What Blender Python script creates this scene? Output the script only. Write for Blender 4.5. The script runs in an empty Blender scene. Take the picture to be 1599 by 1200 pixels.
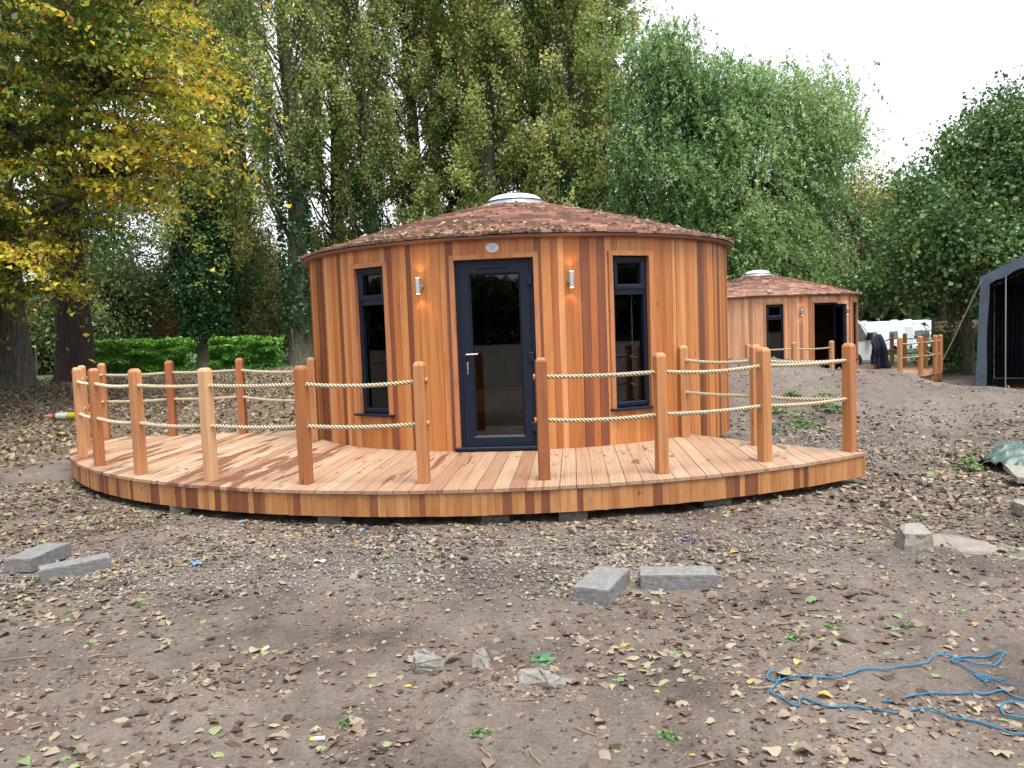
import bpy, bmesh, math, random
import numpy as np
from mathutils import Vector, Matrix
random.seed(7)
RNG = np.random.default_rng(7)
S = bpy.context.scene
COL = S.collection
R = math.radians
PI = math.pi

# ------------------------------------------------------------------ camera
CAM_H = 1.58
F_PX = 1250.0
pt, rl = R(3.762), R(2.105)
fw = Vector((0, math.cos(pt), -math.sin(pt)))
rt0 = Vector((1, 0, 0)); up0 = rt0.cross(fw)
rt = math.cos(rl) * rt0 - math.sin(rl) * up0
up = math.cos(rl) * up0 + math.sin(rl) * rt0
cd = bpy.data.cameras.new("camera"); cam = bpy.data.objects.new("camera", cd); COL.objects.link(cam)
M = Matrix((rt, up, -fw)).transposed().to_4x4(); M.translation = Vector((0, 0, CAM_H))
cam.matrix_world = M
cd.sensor_fit = 'HORIZONTAL'; cd.sensor_width = 36; cd.lens = F_PX / 1599 * 36
cd.clip_start = .05; cd.clip_end = 3000
S.camera = cam

# ------------------------------------------------------------------ sky and light (overcast)
SUN_EL, SUN_AZ = R(72), R(150)
w = bpy.data.worlds.new("World"); S.world = w; w.use_nodes = True
nt = w.node_tree; nt.nodes.clear()
sky = nt.nodes.new('ShaderNodeTexSky'); sky.sky_type = 'NISHITA'; sky.sun_disc = False
sky.sun_elevation = SUN_EL; sky.sun_rotation = SUN_AZ
sky.air_density = 1.0; sky.dust_density = 3.0; sky.ozone_density = 1.0
hs = nt.nodes.new('ShaderNodeHueSaturation'); hs.inputs['Saturation'].default_value = .22; hs.inputs['Value'].default_value = 1.0
bg = nt.nodes.new('ShaderNodeBackground'); bg.inputs[1].default_value = .15
wo = nt.nodes.new('ShaderNodeOutputWorld')
nt.links.new(sky.outputs[0], hs.inputs['Color']); nt.links.new(hs.outputs[0], bg.inputs[0]); nt.links.new(bg.outputs[0], wo.inputs[0])
sl = bpy.data.lights.new("sun", 'SUN'); sl.energy = 2.1; sl.angle = R(30); sl.color = (1, .97, .93)
so = bpy.data.objects.new("sun", sl); COL.objects.link(so)
sd = Vector((math.sin(SUN_AZ) * math.cos(SUN_EL), math.cos(SUN_AZ) * math.cos(SUN_EL), math.sin(SUN_EL)))
so.rotation_euler = sd.to_track_quat('Z', 'Y').to_euler()
S.view_settings.view_transform = 'Standard'; S.view_settings.look = 'None'
S.view_settings.exposure = 1.42; S.view_settings.gamma = 1
S.cycles.max_bounces = 6; S.cycles.transparent_max_bounces = 12; S.cycles.diffuse_bounces = 3
S.cycles.use_denoising = True

# ------------------------------------------------------------------ noise helpers (numpy)
def _h(ix, iy, seed):
    n = (ix.astype(np.int64) * 374761393 + iy.astype(np.int64) * 668265263 + seed * 1442695041) & 0xFFFFFFFF
    n = ((n ^ (n >> 13)) * 1274126177) & 0xFFFFFFFF
    n = (n ^ (n >> 16)) & 0xFFFFFFFF
    return n / 4294967295.0
def vnoise(x, y, sc=1., seed=0):
    x = np.asarray(x, float) / sc; y = np.asarray(y, float) / sc
    ix = np.floor(x); iy = np.floor(y); fx = x - ix; fy = y - iy
    fx = fx * fx * (3 - 2 * fx); fy = fy * fy * (3 - 2 * fy)
    a = _h(ix, iy, seed); b = _h(ix + 1, iy, seed); c = _h(ix, iy + 1, seed); d = _h(ix + 1, iy + 1, seed)
    return (a * (1 - fx) + b * fx) * (1 - fy) + (c * (1 - fx) + d * fx) * fy
def fbm(x, y, sc, seed=0, oct=4):
    s = 0; a = 1; t = 0
    for i in range(oct):
        s = s + a * vnoise(x, y, sc / 2 ** i, seed + i * 17); t += a; a *= .5
    return s / t
def sstep(a, b, x):
    t = np.clip((np.asarray(x, float) - a) / (b - a), 0, 1); return t * t * (3 - 2 * t)
RIDGE = [(3.4, 15.5, .84), (4.6, 15.1, .84), (5.8, 14.5, .70), (6.9, 13.7, .44), (7.7, 12.7, .27), (8.9, 11.6, .18), (11.0, 10.6, .10)]
def gz(x, y):
    x = np.asarray(x, float); y = np.asarray(y, float)
    left = 1 - sstep(-3.0, 1.5, x)
    base = .58 * sstep(12.0, 19.0, y) * left
    right = sstep(1.5, 5.5, x)
    base = base - .32 * sstep(14.5, 19.5, y) * right - .75 * sstep(28, 58, y) * sstep(6, 16, x)
    best = np.zeros(np.broadcast(x, y).shape)
    for (x0, y0, h0), (x1, y1, h1) in zip(RIDGE[:-1], RIDGE[1:]):
        dx, dy = x1 - x0, y1 - y0
        t = np.clip(((x - x0) * dx + (y - y0) * dy) / (dx * dx + dy * dy), 0, 1)
        d2 = (x - x0 - t * dx) ** 2 + (y - y0 - t * dy) ** 2
        hh = (h0 + (h1 - h0) * t) * (1 - .10 * np.sqrt(d2)) * np.exp(-(d2 / 2.25 ** 2) ** 2.1)
        best = np.maximum(best, hh)
    base = base + best * (1 + .45 * (fbm(x, y, .8, 5) - .5))
    n = (fbm(x, y, 1.6, 3) - .5) * .05 + (fbm(x, y, .35, 9, 3) - .5) * .035
    n = n + ((fbm(x, y, .16, 21, 3) - .5) * .022 - .022 * sstep(.60, .72, vnoise(x * 1.3 + .7 * y, y, .24, 77)) * sstep(.45, .6, fbm(x, y, 1.4, 78, 2))) * (np.abs(x) < 12)
    u = np.hypot(x + .1, y - 12.45) < 6.3
    n = n * np.where(u & (y < 13), .5, 1.)
    return base + n
def gzf(x, y): return float(gz(np.array([x]), np.array([y]))[0])

# ------------------------------------------------------------------ mesh helpers
def mk(name, V, F, m, parent=None, attrs=None, smooth=False, mats=None, midx=None):
    """V (n,3) array, F list/array of faces -> one mesh object"""
    me = bpy.data.meshes.new(name)
    V = np.asarray(V, dtype=np.float32)
    if isinstance(F, np.ndarray):
        nf, k = F.shape
        me.vertices.add(len(V)); me.vertices.foreach_set('co', V.ravel())
        me.loops.add(nf * k); me.loops.foreach_set('vertex_index', F.astype(np.int32).ravel())
        me.polygons.add(nf); me.polygons.foreach_set('loop_start', np.arange(0, nf * k, k, dtype=np.int32))
        me.update(calc_edges=True)
    else:
        me.from_pydata(V.tolist(), [], [tuple(int(i) for i in f) for f in F]); me.update()
    if attrs:
        for an, val in attrs.items():
            a = me.attributes.new(an, 'FLOAT', 'FACE'); a.data.foreach_set('value', np.asarray(val, dtype=np.float32))
    if smooth:
        me.polygons.foreach_set('use_smooth', np.ones(len(me.polygons), dtype=bool))
    o = bpy.data.objects.new(name, me); COL.objects.link(o)
    for mm in (mats or [m]): me.materials.append(mm)
    if midx is not None: me.polygons.foreach_set('material_index', np.asarray(midx, dtype=np.int32))
    if parent is not None: o.parent = parent
    return o
def empty(name, loc, rz=0):
    o = bpy.data.objects.new(name, None); COL.objects.link(o); o.location = loc; o.rotation_euler = (0, 0, rz)
    o.empty_display_size = .2
    return o
def tag(o, label=None, cat=None, group=None, kind=None):
    if label: o['label'] = label
    if cat: o['category'] = cat
    if group: o['group'] = group
    if kind: o['kind'] = kind
    return o
class MB:
    def __init__(s): s.V = []; s.F = []; s.T = []
    def add(s, vs, fs, tone=0.):
        b = len(s.V); s.V += [tuple(v) for v in vs]; s.F += [tuple(i + b for i in f) for f in fs]; s.T += [tone] * len(fs); return s
    def box(s, x0, x1, y0, y1, z0, z1, tone=0.):
        return s.add([(x0, y0, z0), (x1, y0, z0), (x1, y1, z0), (x0, y1, z0), (x0, y0, z1), (x1, y0, z1), (x1, y1, z1), (x0, y1, z1)],
                     [(0, 3, 2, 1), (4, 5, 6, 7), (0, 1, 5, 4), (1, 2, 6, 5), (2, 3, 7, 6), (3, 0, 4, 7)], tone)
    def hexa(s, p, tone=0.):   # 8 points: bottom ccw 4, top ccw 4
        return s.add(p, [(0, 3, 2, 1), (4, 5, 6, 7), (0, 1, 5, 4), (1, 2, 6, 5), (2, 3, 7, 6), (3, 0, 4, 7)], tone)
    def prism(s, poly, z0, z1, tone=0.):
        n = len(poly)
        vs = [(x, y, z0) for x, y in poly] + [(x, y, z1) for x, y in poly]
        fs = [tuple(range(n - 1, -1, -1)), tuple(range(n, 2 * n))] + [(i, (i + 1) % n, n + (i + 1) % n, n + i) for i in range(n)]
        return s.add(vs, fs, tone)
    def cyl(s, p0, p1, r0, r1=None, n=12, tone=0., cap=True):
        r1 = r0 if r1 is None else r1
        p0 = Vector(p0); p1 = Vector(p1); d = (p1 - p0).normalized()
        a = d.orthogonal().normalized(); b = d.cross(a)
        vs = [p0 + (a * math.cos(t) + b * math.sin(t)) * r0 for t in [2 * PI * i / n for i in range(n)]]
        vs += [p1 + (a * math.cos(t) + b * math.sin(t)) * r1 for t in [2 * PI * i / n for i in range(n)]]
        fs = [(i, (i + 1) % n, n + (i + 1) % n, n + i) for i in range(n)]
        if cap: fs += [tuple(range(n - 1, -1, -1)), tuple(range(n, 2 * n))]
        return s.add(vs, fs, tone)
    def lathe(s, prof, n=32, c=(0, 0), tone=0.):
        k = len(prof); vs = []
        for i in range(n):
            t = 2 * PI * i / n
            vs += [(c[0] + r * math.cos(t), c[1] + r * math.sin(t), z) for r, z in prof]
        fs = [(i * k + j, ((i + 1) % n) * k + j, ((i + 1) % n) * k + j + 1, i * k + j + 1) for i in range(n) for j in range(k - 1)]
        return s.add(vs, fs, tone)
    def tube(s, pts, r, n=6, tone=0.):
        V, F = tube_np(np.array(pts, float), np.full(len(pts), r) if np.isscalar(r) else np.array(r), n)
        return s.add(V.tolist(), F.tolist(), tone)
    def build(s, name, m, parent=None, bevel=0, smooth=False, loc=None, seg=1):
        o = mk(name, s.V, s.F, m, parent, {'tone': s.T}, smooth)
        if loc is not None: o.location = loc
        if bevel:
            b = o.modifiers.new('bevel', 'BEVEL'); b.width = bevel; b.segments = seg; b.limit_method = 'ANGLE'; b.angle_limit = R(40)
        return o
def tube_np(P, rad, n=6):
    k = len(P); T = np.gradient(P, axis=0); T /= np.linalg.norm(T, axis=1, keepdims=True) + 1e-9
    ref = np.array([0, 0, 1.]) if abs(T[:, 2]).mean() < .8 else np.array([1., 0, 0])
    A = np.cross(T, ref); A /= np.linalg.norm(A, axis=1, keepdims=True) + 1e-9
    B = np.cross(T, A)
    th = np.arange(n) * 2 * PI / n
    V = (P[:, None, :] + rad[:, None, None] * (A[:, None, :] * np.cos(th)[None, :, None] + B[:, None, :] * np.sin(th)[None, :, None])).reshape(-1, 3)
    i, j = np.meshgrid(np.arange(k - 1), np.arange(n), indexing='ij'); j2 = (j + 1) % n
    F = np.stack([i * n + j, i * n + j2, (i + 1) * n + j2, (i + 1) * n + j], -1).reshape(-1, 4)
    return V, F

# ------------------------------------------------------------------ materials
def mat(name, base=(.5, .5, .5), rough=.6, metal=0., spec=.5):
    m = bpy.data.materials.new(name); m.use_nodes = True
    b = m.node_tree.nodes['Principled BSDF']
    b.inputs['Base Color'].default_value = (*base, 1); b.inputs['Roughness'].default_value = rough
    b.inputs['Metallic'].default_value = metal; b.inputs['Specular IOR Level'].default_value = spec
    return m
class NT:
    def __init__(s, m): s.t = m.node_tree; s.n = s.t.nodes; s.b = s.n['Principled BSDF']; s.out = s.n['Material Output']
    def node(s, typ, **kw):
        n = s.n.new(typ)
        for k, v in kw.items():
            if k in n.inputs: n.inputs[k].default_value = v
            else: setattr(n, k, v)
        return n
    def link(s, a, b): s.t.links.new(a, b)
    def coord(s, scale=(1, 1, 1), kind='Object'):
        tc = s.node('ShaderNodeTexCoord'); mp = s.node('ShaderNodeMapping'); mp.inputs['Scale'].default_value = scale
        s.link(tc.outputs[kind], mp.inputs[0]); return mp
    def noise(s, vec, scale, detail=4, rough=.6):
        n = s.node('ShaderNodeTexNoise'); n.inputs['Scale'].default_value = scale; n.inputs['Detail'].default_value = detail; n.inputs['Roughness'].default_value = rough
        s.link(vec.outputs[0], n.inputs['Vector']); return n
    def ramp(s, fac, stops, interp='LINEAR'):
        r = s.node('ShaderNodeValToRGB'); r.color_ramp.interpolation = interp
        el = r.color_ramp.elements
        while len(el) < len(stops): el.new(.5)
        for e, (p, c) in zip(el, stops): e.position = p; e.color = (*c, 1) if len(c) == 3 else c
        s.link(fac, r.inputs[0]); return r
    def mix(s, fac, a, b, mode='MIX'):
        m = s.node('ShaderNodeMix', data_type='RGBA', blend_type=mode)
        if isinstance(fac, (int, float)): m.inputs[0].default_value = fac
        else: s.link(fac, m.inputs[0])
        for sock, v in ((m.inputs[6], a), (m.inputs[7], b)):
            if isinstance(v, tuple): sock.default_value = (*v, 1)
            else: s.link(v, sock)
        return m.outputs[2]
    def math(s, op, a, b=0.):
        m = s.node('ShaderNodeMath', operation=op)
        for sock, v in ((m.inputs[0], a), (m.inputs[1], b)):
            if isinstance(v, (int, float)): sock.default_value = v
            else: s.link(v, sock)
        return m.outputs[0]
    def bump(s, h, strength=.3, dist=.01):
        b = s.node('ShaderNodeBump'); b.inputs['Strength'].default_value = strength; b.inputs['Distance'].default_value = dist
        s.link(h, b.inputs['Height']); s.link(b.outputs[0], s.b.inputs['Normal']); return b
    def attr(s, name):
        a = s.node('ShaderNodeAttribute', attribute_name=name); return a

def wood_mat(name, stops, scale=(26, 26, 1.1), rough=.55, grain=.35, knots=True, streak=.25):
    m = mat(name, rough=rough); g = NT(m)
    at = g.attr('tone'); c = g.ramp(at.outputs['Fac'], stops)
    tc = g.node('ShaderNodeTexCoord'); mp = g.node('ShaderNodeMapping'); mp.inputs['Scale'].default_value = scale
    off = g.node('ShaderNodeVectorMath', operation='ADD')
    sc = g.node('ShaderNodeVectorMath', operation='SCALE'); sc.inputs['Scale'].default_value = 37.
    g.link(at.outputs['Vector'], sc.inputs[0]); g.link(tc.outputs['Object'], off.inputs[0]); g.link(sc.outputs[0], off.inputs[1]); g.link(off.outputs[0], mp.inputs[0])
    n1 = g.noise(mp, 1.0, 3, .55); n2 = g.noise(mp, 4.5, 4, .7)
    r1 = g.ramp(n1.outputs['Fac'], [(.3, (.62, .50, .42)), (.5, (1, 1, 1)), (.72, (1.22, 1.18, 1.12))])
    c2 = g.mix(streak * 2.4, c.outputs[0], r1.outputs[0], 'MULTIPLY')
    r2 = g.ramp(n2.outputs['Fac'], [(.35, (.55, .45, .40)), (.55, (1, 1, 1))])
    c3 = g.mix(grain, c2, r2.outputs[0], 'MULTIPLY')
    if knots:
        mk_ = g.node('ShaderNodeMapping'); mk_.inputs['Scale'].default_value = (scale[0] * .28, scale[1] * .28, scale[2] * 1.7)
        g.link(off.outputs[0], mk_.inputs[0])
        vo = g.node('ShaderNodeTexVoronoi'); vo.inputs['Scale'].default_value = .9; g.link(mk_.outputs[0], vo.inputs['Vector'])
        rk = g.ramp(vo.outputs['Distance'], [(.035, (.22, .09, .05)), (.085, (1, 1, 1))])
        c3 = g.mix(.75, c3, rk.outputs[0], 'MULTIPLY')
    g.link(c3, g.b.inputs['Base Color']); g.bump(n2.outputs['Fac'], .18, .004)
    return m
CEDAR = [(0, (.115, .034, .012)), (.16, (.185, .056, .018)), (.36, (.31, .098, .021)), (.62, (.39, .145, .034)), (.85, (.44, .185, .056)), (1, (.49, .235, .095))]
M_clad = wood_mat('cedar_cladding', CEDAR)
M_clad_hazy = wood_mat('cedar_cladding_hazy', [(0, (.26, .105, .05)), (.16, (.38, .17, .085)), (.5, (.50, .26, .14)), (1, (.58, .34, .20))])  # paler cedar: distance haze on the far cabin put into its colour
M_fascia = wood_mat('cedar_fascia', [(0, (.135, .042, .016)), (.2, (.20, .066, .022)), (.45, (.33, .135, .042)), (1, (.43, .21, .078))], scale=(22, 22, 2.2))
M_post = wood_mat('cedar_post', [(0, (.24, .072, .022)), (.4, (.36, .140, .046)), (.75, (.44, .20, .080)), (1, (.53, .32, .17))], scale=(24, 24, 1.4), grain=.25)
M_trim = wood_mat('cedar_trim', [(0, (.32, .120, .042)), (1, (.38, .165, .066))], scale=(14, 14, 2), knots=False, grain=.2)
M_inner = wood_mat('inner_panelling', [(0, (.22, .13, .07)), (1, (.32, .20, .11))], knots=False)
# decking: pinkish boards, fine grooves across them, wet stains
BOARD_A = R(85.5)
def deck_mat(name, ang):
    m = mat(name, rough=.5); g = NT(m)
    at = g.attr('tone'); c = g.ramp(at.outputs['Fac'], [(0, (.33, .170, .100)), (.3, (.42, .255, .160)), (.7, (.47, .315, .205)), (1, (.52, .375, .25))])
    tc = g.node('ShaderNodeTexCoord'); mp = g.node('ShaderNodeMapping'); mp.inputs['Rotation'].default_value = (0, 0, -ang)
    g.link(tc.outputs['Object'], mp.inputs[0])       # x' along board, y' across
    sx = g.node('ShaderNodeSeparateXYZ'); g.link(mp.outputs[0], sx.inputs[0])
    wv = g.math('SINE', g.math('MULTIPLY', sx.outputs[1], 2 * PI / .0135))
    mg = g.node('ShaderNodeMapping'); mg.inputs['Scale'].default_value = (1.2, 30, 30); g.link(mp.outputs[0], mg.inputs[0])
    n1 = g.noise(mg, 1., 4, .6)
    r1 = g.ramp(n1.outputs['Fac'], [(.3, (.66, .54, .47)), (.52, (1, 1, 1)), (.75, (1.15, 1.12, 1.08))])
    c1 = g.mix(.7, c.outputs[0], r1.outputs[0], 'MULTIPLY')
    # grooves: colour darkens towards the bottom of each groove, only on the grooved side boards
    gm = g.attr('groove')
    rg = g.ramp(g.math('ADD', g.math('MULTIPLY', wv, .5), .5), [(.0, (.52, .40, .35)), (.45, (1, 1, 1))])
    c2 = g.mix(g.math('MULTIPLY', gm.outputs['Fac'], .8), c1, rg.outputs[0], 'MULTIPLY')
    # damp patches running along the boards
    ms = g.node('ShaderNodeMapping'); ms.inputs['Scale'].default_value = (.5, 3.6, 1); g.link(mp.outputs[0], ms.inputs[0])
    ns = g.noise(ms, 1.35, 5, .62)
    ad = g.math('ADD', ns.outputs['Fac'], g.math('MULTIPLY', g.math('SUBTRACT', g.attr('wet').outputs['Fac'], .5), .34))
    rs = g.ramp(ad, [(.575, (0, 0, 0)), (.61, (1, 1, 1))])
    c3 = g.mix(g.math('MULTIPLY', rs.outputs[0], .8), c2, (.18, .058, .036))
    g.link(c3, g.b.inputs['Base Color'])
    rr = g.ramp(rs.outputs[0], [(0, (.55, .55, .55)), (1, (.36, .36, .36))]); g.link(rr.outputs[0], g.b.inputs['Roughness'])
    g.bump(g.math('MULTIPLY', wv, gm.outputs['Fac']), .5, .003)
    return m
M_deck = deck_mat('decking', BOARD_A)

def soil_mat():
    m = mat('soil', rough=.85); g = NT(m)
    co = g.coord((1, 1, 1))
    n1 = g.noise(co, 1.1, 5, .6); n2 = g.noise(co, 9, 6, .7); n3 = g.noise(co, 60, 4, .7)
    a = g.ramp(n1.outputs['Fac'], [(.35, (.082, .061, .049)), (.47, (.148, .114, .092)), (.62, (.205, .165, .137))])
    b = g.ramp(n2.outputs['Fac'], [(.3, (.62, .60, .58)), (.5, (1, 1, 1)), (.7, (1.2, 1.2, 1.2))])
    c = g.mix(.8, a.outputs[0], b.outputs[0], 'MULTIPLY')
    d = g.ramp(n3.outputs['Fac'], [(.33, (.45, .42, .4)), (.5, (1, 1, 1)), (.68, (1.35, 1.33, 1.3))])
    c = g.mix(.65, c, d.outputs[0], 'MULTIPLY')
    # small pale stones and specks in the earth
    vo = g.node('ShaderNodeTexVoronoi'); vo.inputs['Scale'].default_value = 42; g.link(co.outputs[0], vo.inputs['Vector'])
    sp = g.ramp(vo.outputs['Distance'], [(.13, (1, 1, 1)), (.2, (0, 0, 0))])
    vc = g.ramp(vo.outputs['Color'], [(.0, (.0, .0, .0)), (.72, (0, 0, 0)), (.76, (1, 1, 1))])
    fac = g.math('MULTIPLY', sp.outputs[0], g.math('MULTIPLY', vc.outputs[0], .8))
    c = g.mix(fac, c, (.30, .275, .25))
    # mask of litter-brown ground (mesh attribute follows the wooded bank)
    lt = g.attr('litter'); n4 = g.noise(co, 22, 3, .8)
    lc = g.ramp(n4.outputs['Fac'], [(.3, (.05, .034, .02)), (.45, (.13, .09, .05)), (.6, (.24, .175, .105)), (.75, (.36, .28, .17))])
    c = g.mix(g.math('MULTIPLY', lt.outputs['Fac'], .9), c, lc.outputs[0])
    gr = g.attr('grass'); gc = g.ramp(n4.outputs['Fac'], [(.3, (.02, .06, .012)), (.6, (.06, .16, .03))])
    c = g.mix(gr.outputs['Fac'], c, gc.outputs[0])
    g.link(c, g.b.inputs['Base Color'])
    nn = g.math('ADD', n2.outputs['Fac'], g.math('MULTIPLY', n3.outputs['Fac'], .45)); g.bump(nn, .9, .03)
    rr = g.ramp(n1.outputs['Fac'], [(.38, (.48, .48, .48)), (.52, (.88, .88, .88))]); g.link(rr.outputs[0], g.b.inputs['Roughness'])
    return m
M_soil = soil_mat()

def leaf_mat(name, stops, rough=.5, trans=.3, spec=.35, interp='LINEAR'):
    m = mat(name, rough=rough, spec=spec); g = NT(m)
    at = g.attr('tone'); c = g.ramp(at.outputs['Fac'], stops, interp)
    g.link(c.outputs[0], g.b.inputs['Base Color'])
    if trans:
        tr = g.node('ShaderNodeBsdfTranslucent'); g.link(c.outputs[0], tr.inputs[0])
        mx = g.node('ShaderNodeMixShader'); mx.inputs[0].default_value = trans
        g.link(g.b.outputs[0], mx.inputs[1]); g.link(tr.outputs[0], mx.inputs[2]); g.link(mx.outputs[0], g.out.inputs[0])
    return m
M_poplar = leaf_mat('poplar_leaves', [(0, (.08, .14, .03)), (.35, (.23, .31, .08)), (.65, (.39, .45, .14)), (.88, (.54, .50, .19)), (1, (.58, .43, .15))], trans=.5)
M_willow = leaf_mat('willow_leaves', trans=.42, stops= [(0, (.05, .12, .04)), (.4, (.215, .35, .115)), (.75, (.36, .48, .21)), (1, (.48, .58, .34))])
M_autumn = leaf_mat('autumn_leaves', [(0, (.045, .10, .016)), (.22, (.13, .20, .025)), (.40, (.30, .34, .04)), (.60, (.62, .52, .06)), (.72, (.62, .42, .05)), (.84, (.24, .09, .022)), (1, (.13, .045, .02))], trans=.42)
M_dark = leaf_mat('dark_leaves', [(0, (.024, .060, .020)), (.5, (.085, .165, .052)), (.85, (.18, .28, .085)), (.95, (.13, .19, .06)), (1, (.35, .14, .02))])
M_mixed = leaf_mat('mixed_leaves', [(0, (.045, .085, .028)), (.4, (.14, .19, .065)), (.7, (.28, .29, .10)), (1, (.50, .37, .07))])
M_copper = leaf_mat('copper_leaves', [(0, (.07, .035, .015)), (.5, (.20, .09, .035)), (1, (.34, .18, .07))])
M_copper2 = leaf_mat('russet_leaves', [(0, (.05, .06, .02)), (.5, (.13, .10, .04)), (1, (.24, .13, .06))])
M_hedge = leaf_mat('hedge_leaves', [(0, (.03, .10, .012)), (.5, (.08, .22, .03)), (1, (.22, .42, .05))], rough=.4)
M_ivy = leaf_mat('ivy_leaves', [(0, (.012, .038, .014)), (.6, (.035, .095, .03)), (1, (.10, .19, .07))], rough=.35)
M_wood_far = leaf_mat('far_wood_leaves', [(0, (.02, .045, .012)), (.6, (.06, .10, .03)), (1, (.16, .15, .05))])
M_litter = leaf_mat('fallen_leaves', [(0, (.030, .019, .014)), (.22, (.078, .050, .035)), (.42, (.145, .105, .076)), (.60, (.21, .165, .120)), (.74, (.27, .23, .15)), (.84, (.19, .22, .11)), (.92, (.12, .18, .08)), (.95, (.36, .27, .08)), (1, (.34, .19, .05))], rough=.6, trans=.12)

def bark_mat(name, a, b, scale=(9, 9, 1.6)):
    m = mat(name, rough=.9); g = NT(m); co = g.coord(scale)
    n = g.noise(co, 1.6, 6, .7); r = g.ramp(n.outputs['Fac'], [(.32, a), (.62, b)])
    g.link(r.outputs[0], g.b.inputs['Base Color']); g.bump(n.outputs['Fac'], 1., .06); return m
M_bark = bark_mat('bark_grey', (.035, .03, .024), (.16, .14, .11))
M_bark_dark = bark_mat('bark_dark', (.012, .008, .006), (.05, .032, .024))
M_bark_green = bark_mat('bark_green', (.03, .03, .018), (.12, .115, .075))
M_navy = mat('navy_frame', (.004, .009, .024), .5, 0, .25)
def glass_mat():
    m = bpy.data.materials.new('window_glass'); m.use_nodes = True; t = m.node_tree; t.nodes.clear()
    o = t.nodes.new('ShaderNodeOutputMaterial'); mx = t.nodes.new('ShaderNodeMixShader'); fr = t.nodes.new('ShaderNodeFresnel'); fr.inputs[0].default_value = 1.5
    tr = t.nodes.new('ShaderNodeBsdfTransparent'); tr.inputs[0].default_value = (.72, .76, .74, 1)
    gl = t.nodes.new('ShaderNodeBsdfGlossy'); gl.inputs['Roughness'].default_value = .01
    t.links.new(fr.outputs[0], mx.inputs[0]); t.links.new(tr.outputs[0], mx.inputs[1]); t.links.new(gl.outputs[0], mx.inputs[2]); t.links.new(mx.outputs[0], o.inputs[0])
    return m
M_glass = glass_mat()
M_steel = mat('brushed_steel', (.62, .62, .62), .28, 1.)
M_chrome = mat('chrome', (.8, .8, .8), .12, 1.)
M_white = mat('white_plastic', (.50, .51, .52), .35)
M_dome = mat('skylight_dome', (.80, .84, .86), .18)
M_flash = mat('lead_flashing', (.28, .31, .35), .35, .4)
M_black = mat('black', (.012, .012, .012), .6)
M_under = mat('bearer_wood', (.06, .04, .03), .9)
M_emit = mat('lamp_light', (1, .8, .5)); M_emit.node_tree.nodes['Principled BSDF'].inputs['Emission Color'].default_value = (1, .62, .22, 1); M_emit.node_tree.nodes['Principled BSDF'].inputs['Emission Strength'].default_value = 6
def noisy(name, a, b, sc=12, rough=.8, bump=.4, dist=.006, spec=.4, detail=5):
    m = mat(name, rough=rough, spec=spec); g = NT(m); co = g.coord(); n = g.noise(co, sc, detail, .7)
    r = g.ramp(n.outputs['Fac'], [(.33, a), (.66, b)]); g.link(r.outputs[0], g.b.inputs['Base Color']); g.bump(n.outputs['Fac'], bump, dist); return m
M_conc = noisy('concrete', (.125, .125, .122), (.245, .245, .242), 30, .5, .7, .005, detail=8)
M_conc2 = noisy('old_concrete', (.17, .155, .13), (.29, .27, .235), 25, .9, .8, .008, detail=8)
M_pad = noisy('pad_concrete', (.09, .085, .075), (.17, .16, .14), 25, .9, .8, .006)
M_stone = noisy('stone', (.13, .12, .105), (.30, .28, .255), 30, .9, .9, .008, detail=8)
def rope_mat(name, a, b):
    m = mat(name, rough=.8); g = NT(m); co = g.coord(); n = g.noise(co, 160, 3, .6)
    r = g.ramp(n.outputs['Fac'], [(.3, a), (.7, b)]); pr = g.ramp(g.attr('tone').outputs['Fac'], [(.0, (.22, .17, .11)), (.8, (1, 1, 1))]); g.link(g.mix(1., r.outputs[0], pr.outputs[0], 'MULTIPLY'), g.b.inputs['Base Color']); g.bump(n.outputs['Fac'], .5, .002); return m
M_rope = rope_mat('cream_rope', (.36, .29, .19), (.52, .45, .33))
M_blue_rope = rope_mat('blue_rope', (.008, .085, .19), (.03, .21, .36))
def shingle_mat():
    m = mat('cedar_shingles', rough=.7); g = NT(m); at = g.attr('tone')
    c = g.ramp(at.outputs['Fac'], [(0, (.15, .078, .058)), (.25, (.29, .150, .108)), (.55, (.43, .245, .180)), (.85, (.53, .335, .25)), (1, (.54, .40, .31))])
    co = g.coord((9, 9, 9)); n = g.noise(co, 2.2, 5, .7)
    r = g.ramp(n.outputs['Fac'], [(.3, (.6, .6, .62)), (.6, (1.1, 1.1, 1.1))]); c2 = g.mix(.7, c.outputs[0], r.outputs[0], 'MULTIPLY')
    g.link(c2, g.b.inputs['Base Color']); g.bump(n.outputs['Fac'], .4, .006); return m
M_shingle = shingle_mat()

# ------------------------------------------------------------------ ground: one sheet
def axis(parts):
    out = []
    for a, b, st in parts: out += list(np.arange(a, b, st))
    return np.array(out + [parts[-1][1]])
def geo(a, b, st, gr):
    out = []; v = a
    while v < b: out.append(v); st *= gr; v += st
    return np.array(out)
xs = np.concatenate([-geo(9, 700, .12, 1.09)[::-1], np.arange(-8.95, 8.95, .045), geo(9, 700, .12, 1.09)])
ys = np.concatenate([-geo(0, 700, .3, 1.15)[1:][::-1], np.arange(0, 2.2, .2), np.arange(2.2, 7.2, .03), np.arange(7.2, 20, .07), geo(20, 1200, .12, 1.06)])
X, Y = np.meshgrid(xs, ys); Z = gz(X, Y)
V = np.stack([X, Y, Z], -1).reshape(-1, 3)
nx, ny = len(xs), len(ys)
i, j = np.meshgrid(np.arange(ny - 1), np.arange(nx - 1), indexing='ij')
F = np.stack([i * nx + j, i * nx + j + 1, (i + 1) * nx + j + 1, (i + 1) * nx + j], -1).reshape(-1, 4)
cx_, cy_ = V[F].mean(1)[:, 0], V[F].mean(1)[:, 1]
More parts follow.
